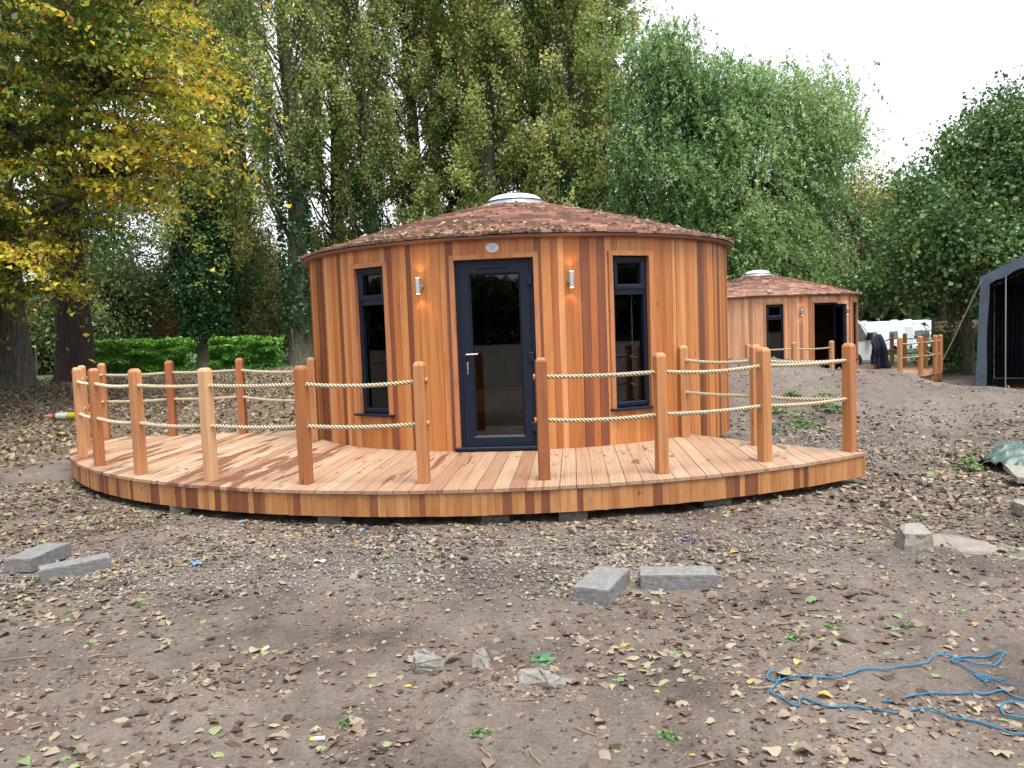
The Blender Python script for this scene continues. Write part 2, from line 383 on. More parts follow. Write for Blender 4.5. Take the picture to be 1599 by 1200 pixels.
def litter_mask(x, y):
    m = (1 - sstep(-1.5, 2.0, x)) * sstep(10.6, 12.6, y + .8 * (fbm(x, y, 1.5, 31) - .5))
    m2 = (1 - sstep(-7.4, -6.0, x + .8 * (fbm(x, y, 1.2, 33) - .5))) * sstep(8.4, 10.0, y)
    return np.clip(np.maximum(m, m2), 0, 1)
lit = litter_mask(cx_, cy_)
gra = np.clip(sstep(24.5, 27, cy_) * (1 - sstep(-4, 0, cx_)) + sstep(40, 46, cy_), 0, 1) * .85
ground = mk('ground', V, F, M_soil, None, {'litter': lit, 'grass': gra}, True)
tag(ground, 'bare brown earth strewn with leaves', kind='structure')

# ------------------------------------------------------------------ leaf-faced foliage
def leaf_quads(C, L, W, A, B, fold=.18):
    """C centres, L,W sizes, A long-axis unit, B side unit"""
    N = np.cross(A, B)
    v0 = C - A * (L * .5)[:, None]; v2 = C + A * (L * .5)[:, None]
    v1 = C + B * (W * .5)[:, None] + N * (L * fold)[:, None]; v3 = C - B * (W * .5)[:, None] + N * (L * fold)[:, None]
    V = np.stack([v0, v1, v2, v3], 1).reshape(-1, 3)
    n = len(C); F = np.arange(4 * n).reshape(n, 4)
    return V, F
def unit(a): return a / (np.linalg.norm(a, axis=-1, keepdims=True) + 1e-9)
def leaves_obj(name, C, size, tone, m, parent, rng, droop=.0, flat=0., aspect=.62, var=.35):
    n = len(C)
    A = rng.normal(size=(n, 3)); A[:, 2] = A[:, 2] * (1 - flat) - droop; A = unit(A)
    B = rng.normal(size=(n, 3)); B[:, 2] *= (1 - flat); B = unit(B - A * (A * B).sum(1, keepdims=True))
    L = size * (1 + var * rng.normal(size=n)).clip(.45, 1.8)
    V, F = leaf_quads(C, L, L * aspect, A, B)
    return mk(name, V, F, m, parent, {'tone': np.clip(tone, 0, 1)})
def poly_branch(p0, d0, length, n, bend, jit, rng):
    P = [np.array(p0, float)]; d = np.array(d0, float); d /= np.linalg.norm(d); st = length / (n - 1)
    for k in range(n - 1):
        P.append(P[-1] + d * st); d = d + np.array(bend) / (n - 1) + rng.normal(size=3) * jit; d /= np.linalg.norm(d)
    return np.array(P)
class Tubes:
    def __init__(s): s.V = []; s.F = []; s.n = 0
    def add(s, P, r0, r1, n=5):
        V, F = tube_np(P, np.linspace(r0, r1, len(P)), n); s.V.append(V); s.F.append(F + s.n); s.n += len(V)
    def build(s, name, m, parent):
        F = np.concatenate(s.F); return mk(name, np.concatenate(s.V), F, m, parent, {'tone': np.zeros(len(F))}, True)
def tnoise(C, rng, sc=1.2):
    k = rng.normal(size=(3, 3)) / sc; ph = rng.random(3) * 6
    return .5 + .5 * np.sin(C @ k + ph).mean(1)
def flare(T, r, h, rng, n=14, path=None, rtop=.5):
    """trunk with a buttressed base"""
    th = np.arange(n) * 2 * PI / n; am = rng.random(n) * .5 + .1
    zs = [-.3, 0, .12, .3, .6, 1.0]
    V = []
    for z in zs:
        k = math.exp(-max(z, 0) / .35)
        rr = r * (1 + am * k * .9 + .04 * rng.normal(size=n))
        V += [(rr[i] * math.cos(th[i]), rr[i] * math.sin(th[i]), z) for i in range(n)]
    P = path if path is not None else [(0, 0, h)]
    pr = len(zs)
    for q, (x, y, z) in enumerate(P):
        rr = r * (1 - (1 - rtop) * (q + 1) / len(P))
        V += [(x + rr * math.cos(t) * (1 + .06 * rng.normal()), y + rr * math.sin(t) * (1 + .06 * rng.normal()), z) for t in th]
    k = len(zs) + len(P)
    F = np.array([(a * n + b, a * n + (b + 1) % n, (a + 1) * n + (b + 1) % n, (a + 1) * n + b) for a in range(k - 1) for b in range(n)])
    T.V.append(np.array(V)); T.F.append(F + T.n); T.n += len(V)

def poplar(seed, H=23., rad=1.7, nleaf=42000, low=1.5, r0=.38, tone0=.45):
    rng = np.random.default_rng(seed); root = empty('poplar_tree', (0, 0, 0))
    T = Tubes(); zz = np.linspace(1.6, H, 12)
    path = [(.12 * math.sin(z * .4 + seed), .12 * math.cos(z * .33 + seed * 2), z) for z in zz]
    flare(T, r0, H, rng, path=path, rtop=.06)
    pts = []; hues = []
    nb = 120
    for b in range(nb):
        h = low + (H - low - 1.5) * (b / nb) ** .95
        prof = rad * (.55 + .45 * math.sin(PI * min(1, (h - low) / (H - low) * .85 + .12)))
        a = rng.random() * 2 * PI
        ln = min(H - h, 2.4 + rng.random() * 2.6) * (1 if h < H * .8 else .7)
        out = rng.uniform(.35, .8); d = np.array([math.cos(a) * out, math.sin(a) * out, .75])
        P = poly_branch((0.05 * math.cos(a), .05 * math.sin(a), h), d, ln, 7, (-math.cos(a) * .25, -math.sin(a) * .25, 1.2), .05, rng)
        rr = np.hypot(P[:, 0], P[:, 1]); k = np.minimum(1, prof / (rr + 1e-6)); P[:, 0] *= k; P[:, 1] *= k
        T.add(P, .035 + .03 * (1 - h / H), .008, 4)
        hue = rng.normal() * .14
        for s in range(rng.integers(3, 7)):
            q = P[rng.integers(2, 7)] + rng.normal(size=3) * .08
            d2 = rng.normal(size=3) * .45 + np.array([math.cos(a) * .4, math.sin(a) * .4, 1.0])
            Q = poly_branch(q, d2, rng.uniform(.5, 1.25), 4, (0, 0, .8), .1, rng)
            T.add(Q, .010, .003, 3)
            pts.append((Q, hue + rng.normal() * .08))
    per = max(20, nleaf // len(pts)); C = []; tn = []
    for Q, hue in pts:
        m = int(per * rng.uniform(.5, 1.5)); t = rng.random(m) * 3; i0 = t.astype(int).clip(0, 2); f = (t - i0)[:, None]
        base = Q[i0] * (1 - f) + Q[i0 + 1] * f
        C.append(base + rng.normal(size=(m, 3)) * np.array([.17, .17, .2])); tn.append(np.full(m, hue))
    C = np.concatenate(C); tn = np.concatenate(tn)
    tone = tone0 + tn + rng.normal(size=len(C)) * .13 + (tnoise(C, rng, 2.2) - .5) * .5
    T.build('trunk', M_bark_green, root)
    leaves_obj('crown', C, .105, tone, M_poplar, root, rng, droop=.3, aspect=.85)
    return root

def broad(name, seed, loc, ells, nclump, per, leafm, barkm, trunk_r=.3, fork=2.5, size=.09, sig=(.45, .45, .3), droop=.3, flat=0., tonef=None, aspect=.55, limbs=9, trunk_top=None, inner=.45, keep=None, strands=False, spray=False):
    """ells: list of (cx,cy,cz,rx,ry,rz,weight) local; clumps of leaves at twig ends in those volumes"""
    rng = np.random.default_rng(seed); root = empty(name, loc)
    T = Tubes(); top = trunk_top or (0, 0, fork + 1.5)
    pth = [(top[0] * t, top[1] * t, 1.2 + (top[2] - 1.2) * t) for t in (.15, .4, .7, 1.)]
    flare(T, trunk_r, top[2], rng, path=pth, rtop=.6)
    W = np.array([e[6] for e in ells], float); W /= W.sum(); K = []
    for e in rng.choice(len(ells), nclump, p=W):
        c = np.array(ells[e][:3]); r = np.array(ells[e][3:6]); d = unit(rng.normal(size=3)); rr = (inner + (1 - inner) * rng.random() ** .6) * rng.uniform(.82, 1.08)
        K.append(c + d * r * rr)
    K = np.array(K)
    if keep is not None: K = K[keep(K + np.array(loc))]
    # limbs
    L = []
    idx = rng.choice(len(K), min(limbs, len(K)), replace=False)
    for q in idx:
        s = np.array([top[0], top[1], rng.uniform(fork, top[2])]); e = s + (K[q] - s) * .72
        mid = s * .5 + e * .5 + np.array([0, 0, .12 * np.linalg.norm(e - s)])
        t = np.linspace(0, 1, 9)[:, None]; P = (1 - t) ** 2 * s + 2 * t * (1 - t) * mid + t * t * e + rng.normal(size=(9, 3)) * .06
        L.append(P); T.add(P, trunk_r * .42, .04, 7)
    LP = np.concatenate(L); 
    C = []; tn = []
    for c in K:
        dd = np.linalg.norm(LP - c, axis=1) + np.where(LP[:, 2] > c[2] + .6, 2., 0); s = LP[dd.argmin()]
        t = np.linspace(0, 1, 6)[:, None]; mid = (s + c) / 2 + np.array([0, 0, .15 * dd.min()]) + rng.normal(size=3) * .15
        P = (1 - t) ** 2 * s + 2 * t * (1 - t) * mid + t * t * c; T.add(P, .028, .008, 4)
        m = int(per * rng.uniform(.55, 1.45)); out = unit((c - s)[None])[0]
        g = rng.normal(size=(m, 3)) * np.array(sig)
        if strands:    # leaves hang along drooping strands
            ns = max(3, m // 15); sp = rng.normal(size=(ns, 3)) * np.array(sig) * 1.1; so_ = rng.integers(0, ns, m); tt = rng.random(m)
            dirs = np.stack([rng.normal(size=ns) * .45 + out[0] * .6, rng.normal(size=ns) * .45 + out[1] * .6, rng.uniform(-1.9, -.4, ns)], 1)
            g = sp[so_] + dirs[so_] * tt[:, None] * .75 + rng.normal(size=(m, 3)) * .035
        elif spray:
            hv = np.array([out[0], out[1], 0]); hv /= np.linalg.norm(hv) + 1e-6; pv = np.array([-hv[1], hv[0], 0]); a_ = rng.normal(size=m) * .62; b_ = rng.normal(size=m) * .34 * (1.1 - np.clip(a_, -.8, .8))
            g = hv * a_[:, None] + pv * b_[:, None]; g[:, 2] = rng.normal(size=m) * .045 - .20 * a_ - .22 * a_ * a_ * (a_ > 0)
        else:
            g[:, 2] -= .35 * (g[:, :2] ** 2).sum(1)
        C.append(c + g); tn.append(np.full(m, rng.normal()))
    C = np.concatenate(C); tn = np.concatenate(tn)
    tone = tonef(C, tn, rng) if tonef else .5 + .12 * tn + .15 * rng.normal(size=len(C))
    T.build('trunk', barkm, root)
    leaves_obj('crown', C, size, tone, leafm, root, rng, droop=droop, flat=flat, aspect=aspect)
    return root
def copy_tree(o, loc, rz, sc=(1, 1, 1)):
    c = o.copy(); COL.objects.link(c); c.location = loc; c.rotation_euler = (0, 0, rz); c.scale = sc
    for ch in list(o.children):
        d = ch.copy(); COL.objects.link(d); d.parent = c
    return c
def at(px, y): return (px - 797) / 1250 * y

# ================================================================== round cabin
RW = 2.84; ZF = .30; ZT = 2.56      # wall radius, deck level, wall top
def flat_frame(th, n0):
    """local frame on the wall at angle th: origin at radius n0"""
    nv = np.array([math.sin(th), -math.cos(th)]); tv = np.array([math.cos(th), math.sin(th)])
    def P(u, n, z): q = nv * (n0 + n) + tv * u; return (q[0], q[1], z)
    return P
def obox(mb, P, u0, u1, n0, n1, z0, z1, tone=0.):
    mb.hexa([P(u0, n1, z0), P(u1, n1, z0), P(u1, n0, z0), P(u0, n0, z0), P(u0, n1, z1), P(u1, n1, z1), P(u1, n0, z1), P(u0, n0, z1)], tone)
def frame4(mb, P, u0, u1, z0, z1, wd, n0, n1, bev=.0, tone=0.):
    """mitred picture frame whose inner edge slopes back"""
    o = [(u0, z0), (u1, z0), (u1, z1), (u0, z1)]; wi = wd
    inn = [(u0 + wi, z0 + wi), (u1 - wi, z0 + wi), (u1 - wi, z1 - wi), (u0 + wi, z1 - wi)]
    mid = [(u0 + wi - bev, z0 + wi - bev), (u1 - wi + bev, z0 + wi - bev), (u1 - wi + bev, z1 - wi + bev), (u0 + wi - bev, z1 - wi + bev)]
    for k in range(4):
        k2 = (k + 1) % 4
        vs = [P(o[k][0], n1, o[k][1]), P(o[k2][0], n1, o[k2][1]), P(mid[k2][0], n1, mid[k2][1]), P(mid[k][0], n1, mid[k][1]),
              P(inn[k][0], n1 - bev, inn[k][1]), P(inn[k2][0], n1 - bev, inn[k2][1]), P(inn[k][0], n0, inn[k][1]), P(inn[k2][0], n0, inn[k2][1]),
              P(o[k][0], n0, o[k][1]), P(o[k2][0], n0, o[k2][1])]
        mb.add(vs, [(0, 1, 2, 3), (3, 2, 5, 4), (4, 5, 7, 6), (8, 9, 1, 0), (6, 7, 9, 8)], tone)
def make_cabin(seed, loc, rz, door_open, label, plaque_mark, M_clad=None):
    M_clad = M_clad or globals()['M_clad']
    rng = random.Random(seed); root = empty('round_cabin', loc, rz)
    tag(root, label, 'cabin', 'round cedar cabins')
    HD, ZD0, ZD1 = R(8.85), .335, 2.355
    HWN, ZW0, ZW1 = R(4.95), .715, 2.355; TW = R(30.9)
    ops = [(-TW - HWN, -TW + HWN, ZW0 - .02, ZW1 + .01), (-HD, HD, ZF - .01, ZD1 + .01), (TW - HWN, TW + HWN, ZW0 - .02, ZW1 + .01)]
    # --- cladding boards
    m = MB(); cuts = [-PI]
    brk = [-PI]
    for a, b, _, _ in ops: brk += [a, b]
    brk += [PI]
    prev = .5
    for k in range(len(brk) - 1):
        a, b = brk[k], brk[k + 1]; op = next((o for o in ops if abs(o[0] - a) < 1e-6), None)
        n = max(1, round((b - a) * RW / .088)); ws = [rng.uniform(.75, 1.25) if not op else rng.uniform(.95, 1.05) for _ in range(n)]; tot = sum(ws); t = a
        for wv in ws:
            t2 = t + (b - a) * wv / tot
            u = rng.random()
            tone = rng.uniform(.0, .22) if u < .22 else (rng.uniform(.3, .62) if u < .6 else rng.uniform(.62, 1.))
            e0, e1 = rng.uniform(0, .015), rng.uniform(0, .015); g = .0012 / RW
            for z0, z1 in ([(ZF - .12, ZT)] if not op else ([(op[3], ZT)] + ([(ZF - .12, op[2])] if op[2] > ZF + .1 else []))):
                if op: tone = rng.uniform(.35, .85); e0 = e1 = .004
                def q(th, r, z): return (r * math.sin(th), -r * math.cos(th), z)
                tl = rng.uniform(-.0035, .0035) / RW if not op else 0
                m.hexa([q(t + g + tl, RW + e0, z0), q(t2 - g + tl, RW + e1, z0), q(t2 - g, RW - .02, z0), q(t + g, RW - .02, z0),
                        q(t + g, RW + e0, z1), q(t2 - g, RW + e1, z1), q(t2 - g, RW - .02, z1), q(t + g, RW - .02, z1)], tone)
            t = t2
    m.build('cladding', M_clad, root)
    # --- inner shell with the same openings
    m = MB(); ths = sorted(set([round(-PI + i * R(3), 6) for i in range(121)] + [round(x, 6) for x in brk]))
    for rr in (RW - .021, RW - .14):
        for a, b in zip(ths[:-1], ths[1:]):
            mid = (a + b) / 2; op = next((o for o in ops if o[0] < mid < o[1]), None)
            for z0, z1 in ([(ZF - .1, ZT)] if not op else [(ZF - .1, op[2]), (op[3], ZT)]):
                if z1 > z0: m.add([(rr * math.sin(a), -rr * math.cos(a), z0), (rr * math.sin(b), -rr * math.cos(b), z0), (rr * math.sin(b), -rr * math.cos(b), z1), (rr * math.sin(a), -rr * math.cos(a), z1)], [(0, 1, 2, 3)], .5)
    m.build('inner_wall', M_inner, root)
    m = MB(); m.lathe([(0.001, ZF - .06), (RW - .16, ZF - .06), (RW - .16, ZF + .012), (0.001, ZF + .012)], 48); m.build('floor_deck', M_inner, root)
    m = MB(); m.lathe([(2.45, -.25), (2.45, ZF - .07)], 40)
    for k in range(14):
        th = 2 * PI * k / 14 + .1; m.box(2.6 * math.sin(th) - .1, 2.6 * math.sin(th) + .1, -2.6 * math.cos(th) - .1, -2.6 * math.cos(th) + .1, -.12, ZF - .12)
    m.build('base_bearers', M_under, root)
    # --- roof: courses of shingles
    m = MB(); NC = 19
    def prof(t):   # t 0 eave .. 1 dome
        r = 2.955 + (.43 - 2.955) * t; z = ZT + .028 + (3.295 - ZT - .028) * (t + .045 * math.sin(PI * t)); return r, z
    for k in range(NC):
        t0, t1 = k / NC, min(1, (k + 1.25) / NC); r0, z0 = prof(t0); r1, z1 = prof(t1)
        n = max(14, round(2 * PI * r0 / .16)); offs = rng.random(); kt = rng.uniform(-.12, .12); wv = [rng.uniform(.6, 1.4) for _ in range(n)]; tot = sum(wv); th = offs
        for q in range(n):
            th2 = th + 2 * PI * wv[q] / tot; lift = .030 + rng.uniform(0, .010); dr = rng.uniform(-.006, .006)
            tone = min(1, max(0, rng.gauss(.50, .17) + kt))
            g = .0008 / r0
            A = [((r0 + dr) * math.sin(x), -(r0 + dr) * math.cos(x), z0 + lift + (.003 if q % 2 else 0)) for x in (th + g, th2 - g)]
            Bp = [(r1 * math.sin(x), -r1 * math.cos(x), z1 + .004 + (.002 if q % 2 else 0)) for x in (th2 - g, th + g)]
            A2 = [(x, y, z - .028) for x, y, z in A]; B2 = [(x, y, z - .01) for x, y, z in Bp]
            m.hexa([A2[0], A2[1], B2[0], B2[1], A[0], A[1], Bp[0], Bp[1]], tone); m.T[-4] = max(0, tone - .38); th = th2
    roof = m.build('roof', M_shingle, root)
    m = MB(); m.lathe([(2.60, ZT - .012), (2.925, ZT + .002), (2.945, ZT + .026), (2.93, ZT + .034)], 72, tone=.1); m.build('eave_board', M_shingle, roof)
    m = MB(); m.lathe([(.50, 3.268), (.505, 3.30), (.47, 3.335), (.40, 3.355), (.385, 3.375), (.40, 3.385), (.38, 3.392)], 40)
    sk = m.build('skylight', M_flash, root, smooth=False)
    m = MB(); m.lathe([(.385, 3.39)] + [(.375 * math.cos(a), 3.392 + .105 * math.sin(a)) for a in [PI / 2 * i / 8 for i in range(8)]] + [(.001, 3.497)], 40); m.build('dome', M_dome, sk, smooth=True)
    # --- surrounds
    def surround(th, hu, z0, z1, n0, bottom, nm='surround'):
        P = flat_frame(th, n0); m = MB(); wd = .052
        obox(m, P, -hu - wd, -hu, -.07, .032, z0, z1 + wd, .4); obox(m, P, hu, hu + wd, -.07, .032, z0, z1 + wd, .55)
        obox(m, P, -hu, hu, -.07, .034, z1, z1 + wd, .6)
        m.build(nm, M_trim, root, bevel=.003)
    hu = RW * math.sin(HWN)
    for sgn in (-1, 1):
        th = sgn * TW; n0 = RW * math.cos(HWN); surround(th, hu - .012, ZW0 - .02, ZW1, n0, False)
        P = flat_frame(th, n0); a = hu - .018
        m = MB(); frame4(m, P, -a, a, ZW0, ZW1 - .004, .042, -.115, -.02, .006)
        win = m.build('window', M_navy, root)
        zm = ZW0 + (ZW1 - ZW0) * .765
        m = MB(); obox(m, P, -a + .04, a - .04, -.10, -.018, zm - .035, zm + .035); m.build('transom', M_navy, win, bevel=.004)
        m = MB(); frame4(m, P, -a + .03, a - .03, zm + .03, ZW1 - .03, .05, -.10, -.004, .016); m.build('sash', M_navy, win)
        m = MB(); obox(m, P, -a + .02, a - .02, -.004, .012, ZW1 - .040, ZW1 - .022); m.build('trickle_vent', M_navy, win, bevel=.003)
        m = MB(); obox(m, P, -a + .07, a - .07, -.072, -.068, zm + .07, ZW1 - .07); obox(m, P, -a + .038, a - .038, -.072, -.068, ZW0 + .038, zm - .033); m.build('glass', M_glass, win)
        m = MB(); obox(m, P, -a - .07, a + .07, -.02, .075, ZW0 - .042, ZW0 - .018); m.build('sill', M_navy, root, bevel=.004)
        if sgn * 1 == -1 or not door_open:
            m = MB(); uu = -a + .085 if sgn < 0 else a - .085; m.cyl(P(uu, -.20, ZW0 + .05), P(uu, -.20, ZW1 - .35), .009, n=8); m.build('blind_rod', M_white, win)
    # --- door
    n0 = RW * math.cos(HD); hu = RW * math.sin(HD); surround(0, hu - .012, ZF, ZD1, n0, False, 'door_surround')
    P = flat_frame(0, n0); a = hu - .016
    m = MB(); obox(m, P, -a, -a + .045, -.11, -.025, ZD0, ZD1 - .004); obox(m, P, a - .045, a, -.11, -.025, ZD0, ZD1 - .004); obox(m, P, -a + .045, a - .045, -.11, -.026, ZD1 - .05, ZD1 - .004)
    m.build('door_frame', M_navy, root)
    m = MB(); obox(m, P, -a - .06, a + .06, -.10, .075, ZD0 - .022, ZD0 + .012); m.build('threshold', M_navy, root, bevel=.004)
    # door leaf; built in its own local frame so that it can swing
    l0, l1 = -a + .048, a - .048; hp = P(l1, -.02, 0)
    leaf = MB()
    ang = R(68) if door_open else 0.
    ca, sa = math.cos(ang), math.sin(ang)
    def L(u, n, z):      # leaf coords: u from hinge (negative = towards lock side), n outward; swings out about the hinge
        uu = u * ca + n * sa * 1.; nn = -u * sa * 1. + n * ca
        return P(l1 + uu, -.02 + nn, z)
    W_ = l1 - l0
    frame4(leaf, L, -W_, 0, ZD0 + .016, ZD1 - .052, .115, -.07, .006, .022)
    door = leaf.build('door', M_navy, root)
    g = MB(); obox(g, L, -W_ + .11, -.11, -.04, -.034, ZD0 + .125, ZD1 - .162); g.build('glass', M_glass, door)
    g = MB(); obox(g, L, -W_ + .2, -.24, .006, .024, ZD1 - .095, ZD1 - .072); g.build('door_vent', M_navy, door, bevel=.003)
    g = MB(); obox(g, L, -W_ + .040, -W_ + .072, .006, .016, 1.18, 1.42); g.build('handle_plate', M_navy, door, bevel=.006)
    g = MB(); g.cyl(L(-W_ + .056, .01, 1.35), L(-W_ + .056, .055, 1.35), .011, n=10); g.cyl(L(-W_ + .046, .052, 1.35), L(-W_ + .175, .052, 1.352), .0105, n=10); g.build('handle', M_chrome, door, smooth=False)
    g = MB(); g.cyl(L(-W_ + .056, .0, 1.255), L(-W_ + .056, .024, 1.255), .012, n=10); g.build('lock_cylinder', M_chrome, door)
    g = MB(); g.cyl(L(-W_ + .056, .02, 1.255), L(-W_ + .056, .04, 1.255), .006, n=6); obox(g, L, -W_ + .048, -W_ + .064, .034, .037, 1.19, 1.26); obox(g, L, -W_ + .052, -W_ + .060, .036, .040, 1.135, 1.2); g.build('key', M_chrome, door)
    for hz in (.55, 1.3, 2.12):
        g = MB(); obox(g, L, -.028, .03, .007, .032, hz - .05, hz + .05); g.build('hinge', M_navy, door, bevel=.005)
    g = MB(); obox(g, L, -W_ + .12, -W_ + .135, -.03, -.026, 1.8, 1.9) if False else None
    # --- plaque, wall lamps
    Pp = flat_frame(0, RW + .006); zq = 2.468
    m = MB(); n = 28; ring = [(.071 * math.cos(2 * PI * k / n), .054 * math.sin(2 * PI * k / n)) for k in range(n)]
    m.add([Pp(x, .0, zq + y) for x, y in ring] + [Pp(x, .008, zq + y) for x, y in ring] + [Pp(x * .93, .011, zq + y * .93) for x, y in ring],
          [tuple(range(2 * n, 3 * n))] + [(i, (i + 1) % n, n + (i + 1) % n, n + i) for i in range(n)] + [(n + i, n + (i + 1) % n, 2 * n + (i + 1) % n, 2 * n + i) for i in range(n)])
    pq = m.build('plaque', M_white, root)
    if plaque_mark:
        m = MB(); m.tube([Pp(.018 * math.cos(t) * (1 - t * .05), .013, zq + .020 * math.sin(t) * (1 - t * .05)) for t in np.linspace(.4, 5.6, 18)], .0022, 5)
        m.build('emblem', M_pink, pq)
    for sgn in (-1, 1):
        th = sgn * R(16.4); P = flat_frame(th, RW + .010); zl = 2.105
        m = MB(); m.cyl(P(0, .075, zl - .085), P(0, .075, zl + .085), .028, n=20); lamp = m.build('wall_lamp', M_steel, root, smooth=False)
        m = MB(); m.cyl(P(0, .0, zl), P(0, .012, zl), .038, n=20); m.cyl(P(0, .01, zl), P(0, .055, zl), .013, n=12); m.build('bracket', M_steel, lamp)
        for d_ in (-1, 1):
            m = MB(); m.cyl(P(0, .075, zl + d_ * .086), P(0, .075, zl + d_ * .088), .020, n=16); m.build('bulb', M_emit, lamp)
            ld = bpy.data.lights.new('lamp_glow', 'SPOT'); ld.energy = .8; ld.color = (1, .60, .22); ld.spot_size = R(110); ld.spot_blend = .6; ld.shadow_soft_size = .012
            lo = bpy.data.objects.new('lamp_glow', ld); COL.objects.link(lo); lo.location = P(0, .07, zl + d_ * .095); lo.rotation_euler = (0 if d_ < 0 else PI, 0, 0); lo.parent = lamp
    # --- inside: worktop and bench seen through the door
    return root
M_pink = mat('pink_mark', (.55, .20, .20), .5)
cabin = make_cabin(11, (.132, 11.373, 0), R(-5.8), False, 'large round cedar cabin with navy door in the middle of the deck', True)
cabin2 = make_cabin(23, (7.74, 25.0, -.30), R(22.5), True, 'smaller-looking round cedar cabin farther back with its door open', True, M_clad_hazy)
def worktop(x, y, rz, z0, label):
    t = empty('kitchen_worktop', (x, y, z0), rz); tag(t, label, 'worktop', 'worktops inside the cabins')
    m = MB(); m.box(-.7, .7, -.3, .3, .50, .54, .8); m.build('top', M_trim, t)
    m = MB(); m.box(-.68, .68, -.27, .27, .28, .50, .5); m.build('front_panel', M_inner2, t)
    for a in (-.62, .62): m = MB(); m.box(a - .03, a + .03, -.25, .25, 0, .28); m.build('leg', M_inner, t)
M_inner2 = wood_mat('bench_wood', [(0, (.28, .15, .07)), (1, (.34, .19, .09))], knots=False)
worktop(-.15, 10.2, R(-5.8), .315, 'timber bench seen through the glass door of the near cabin')

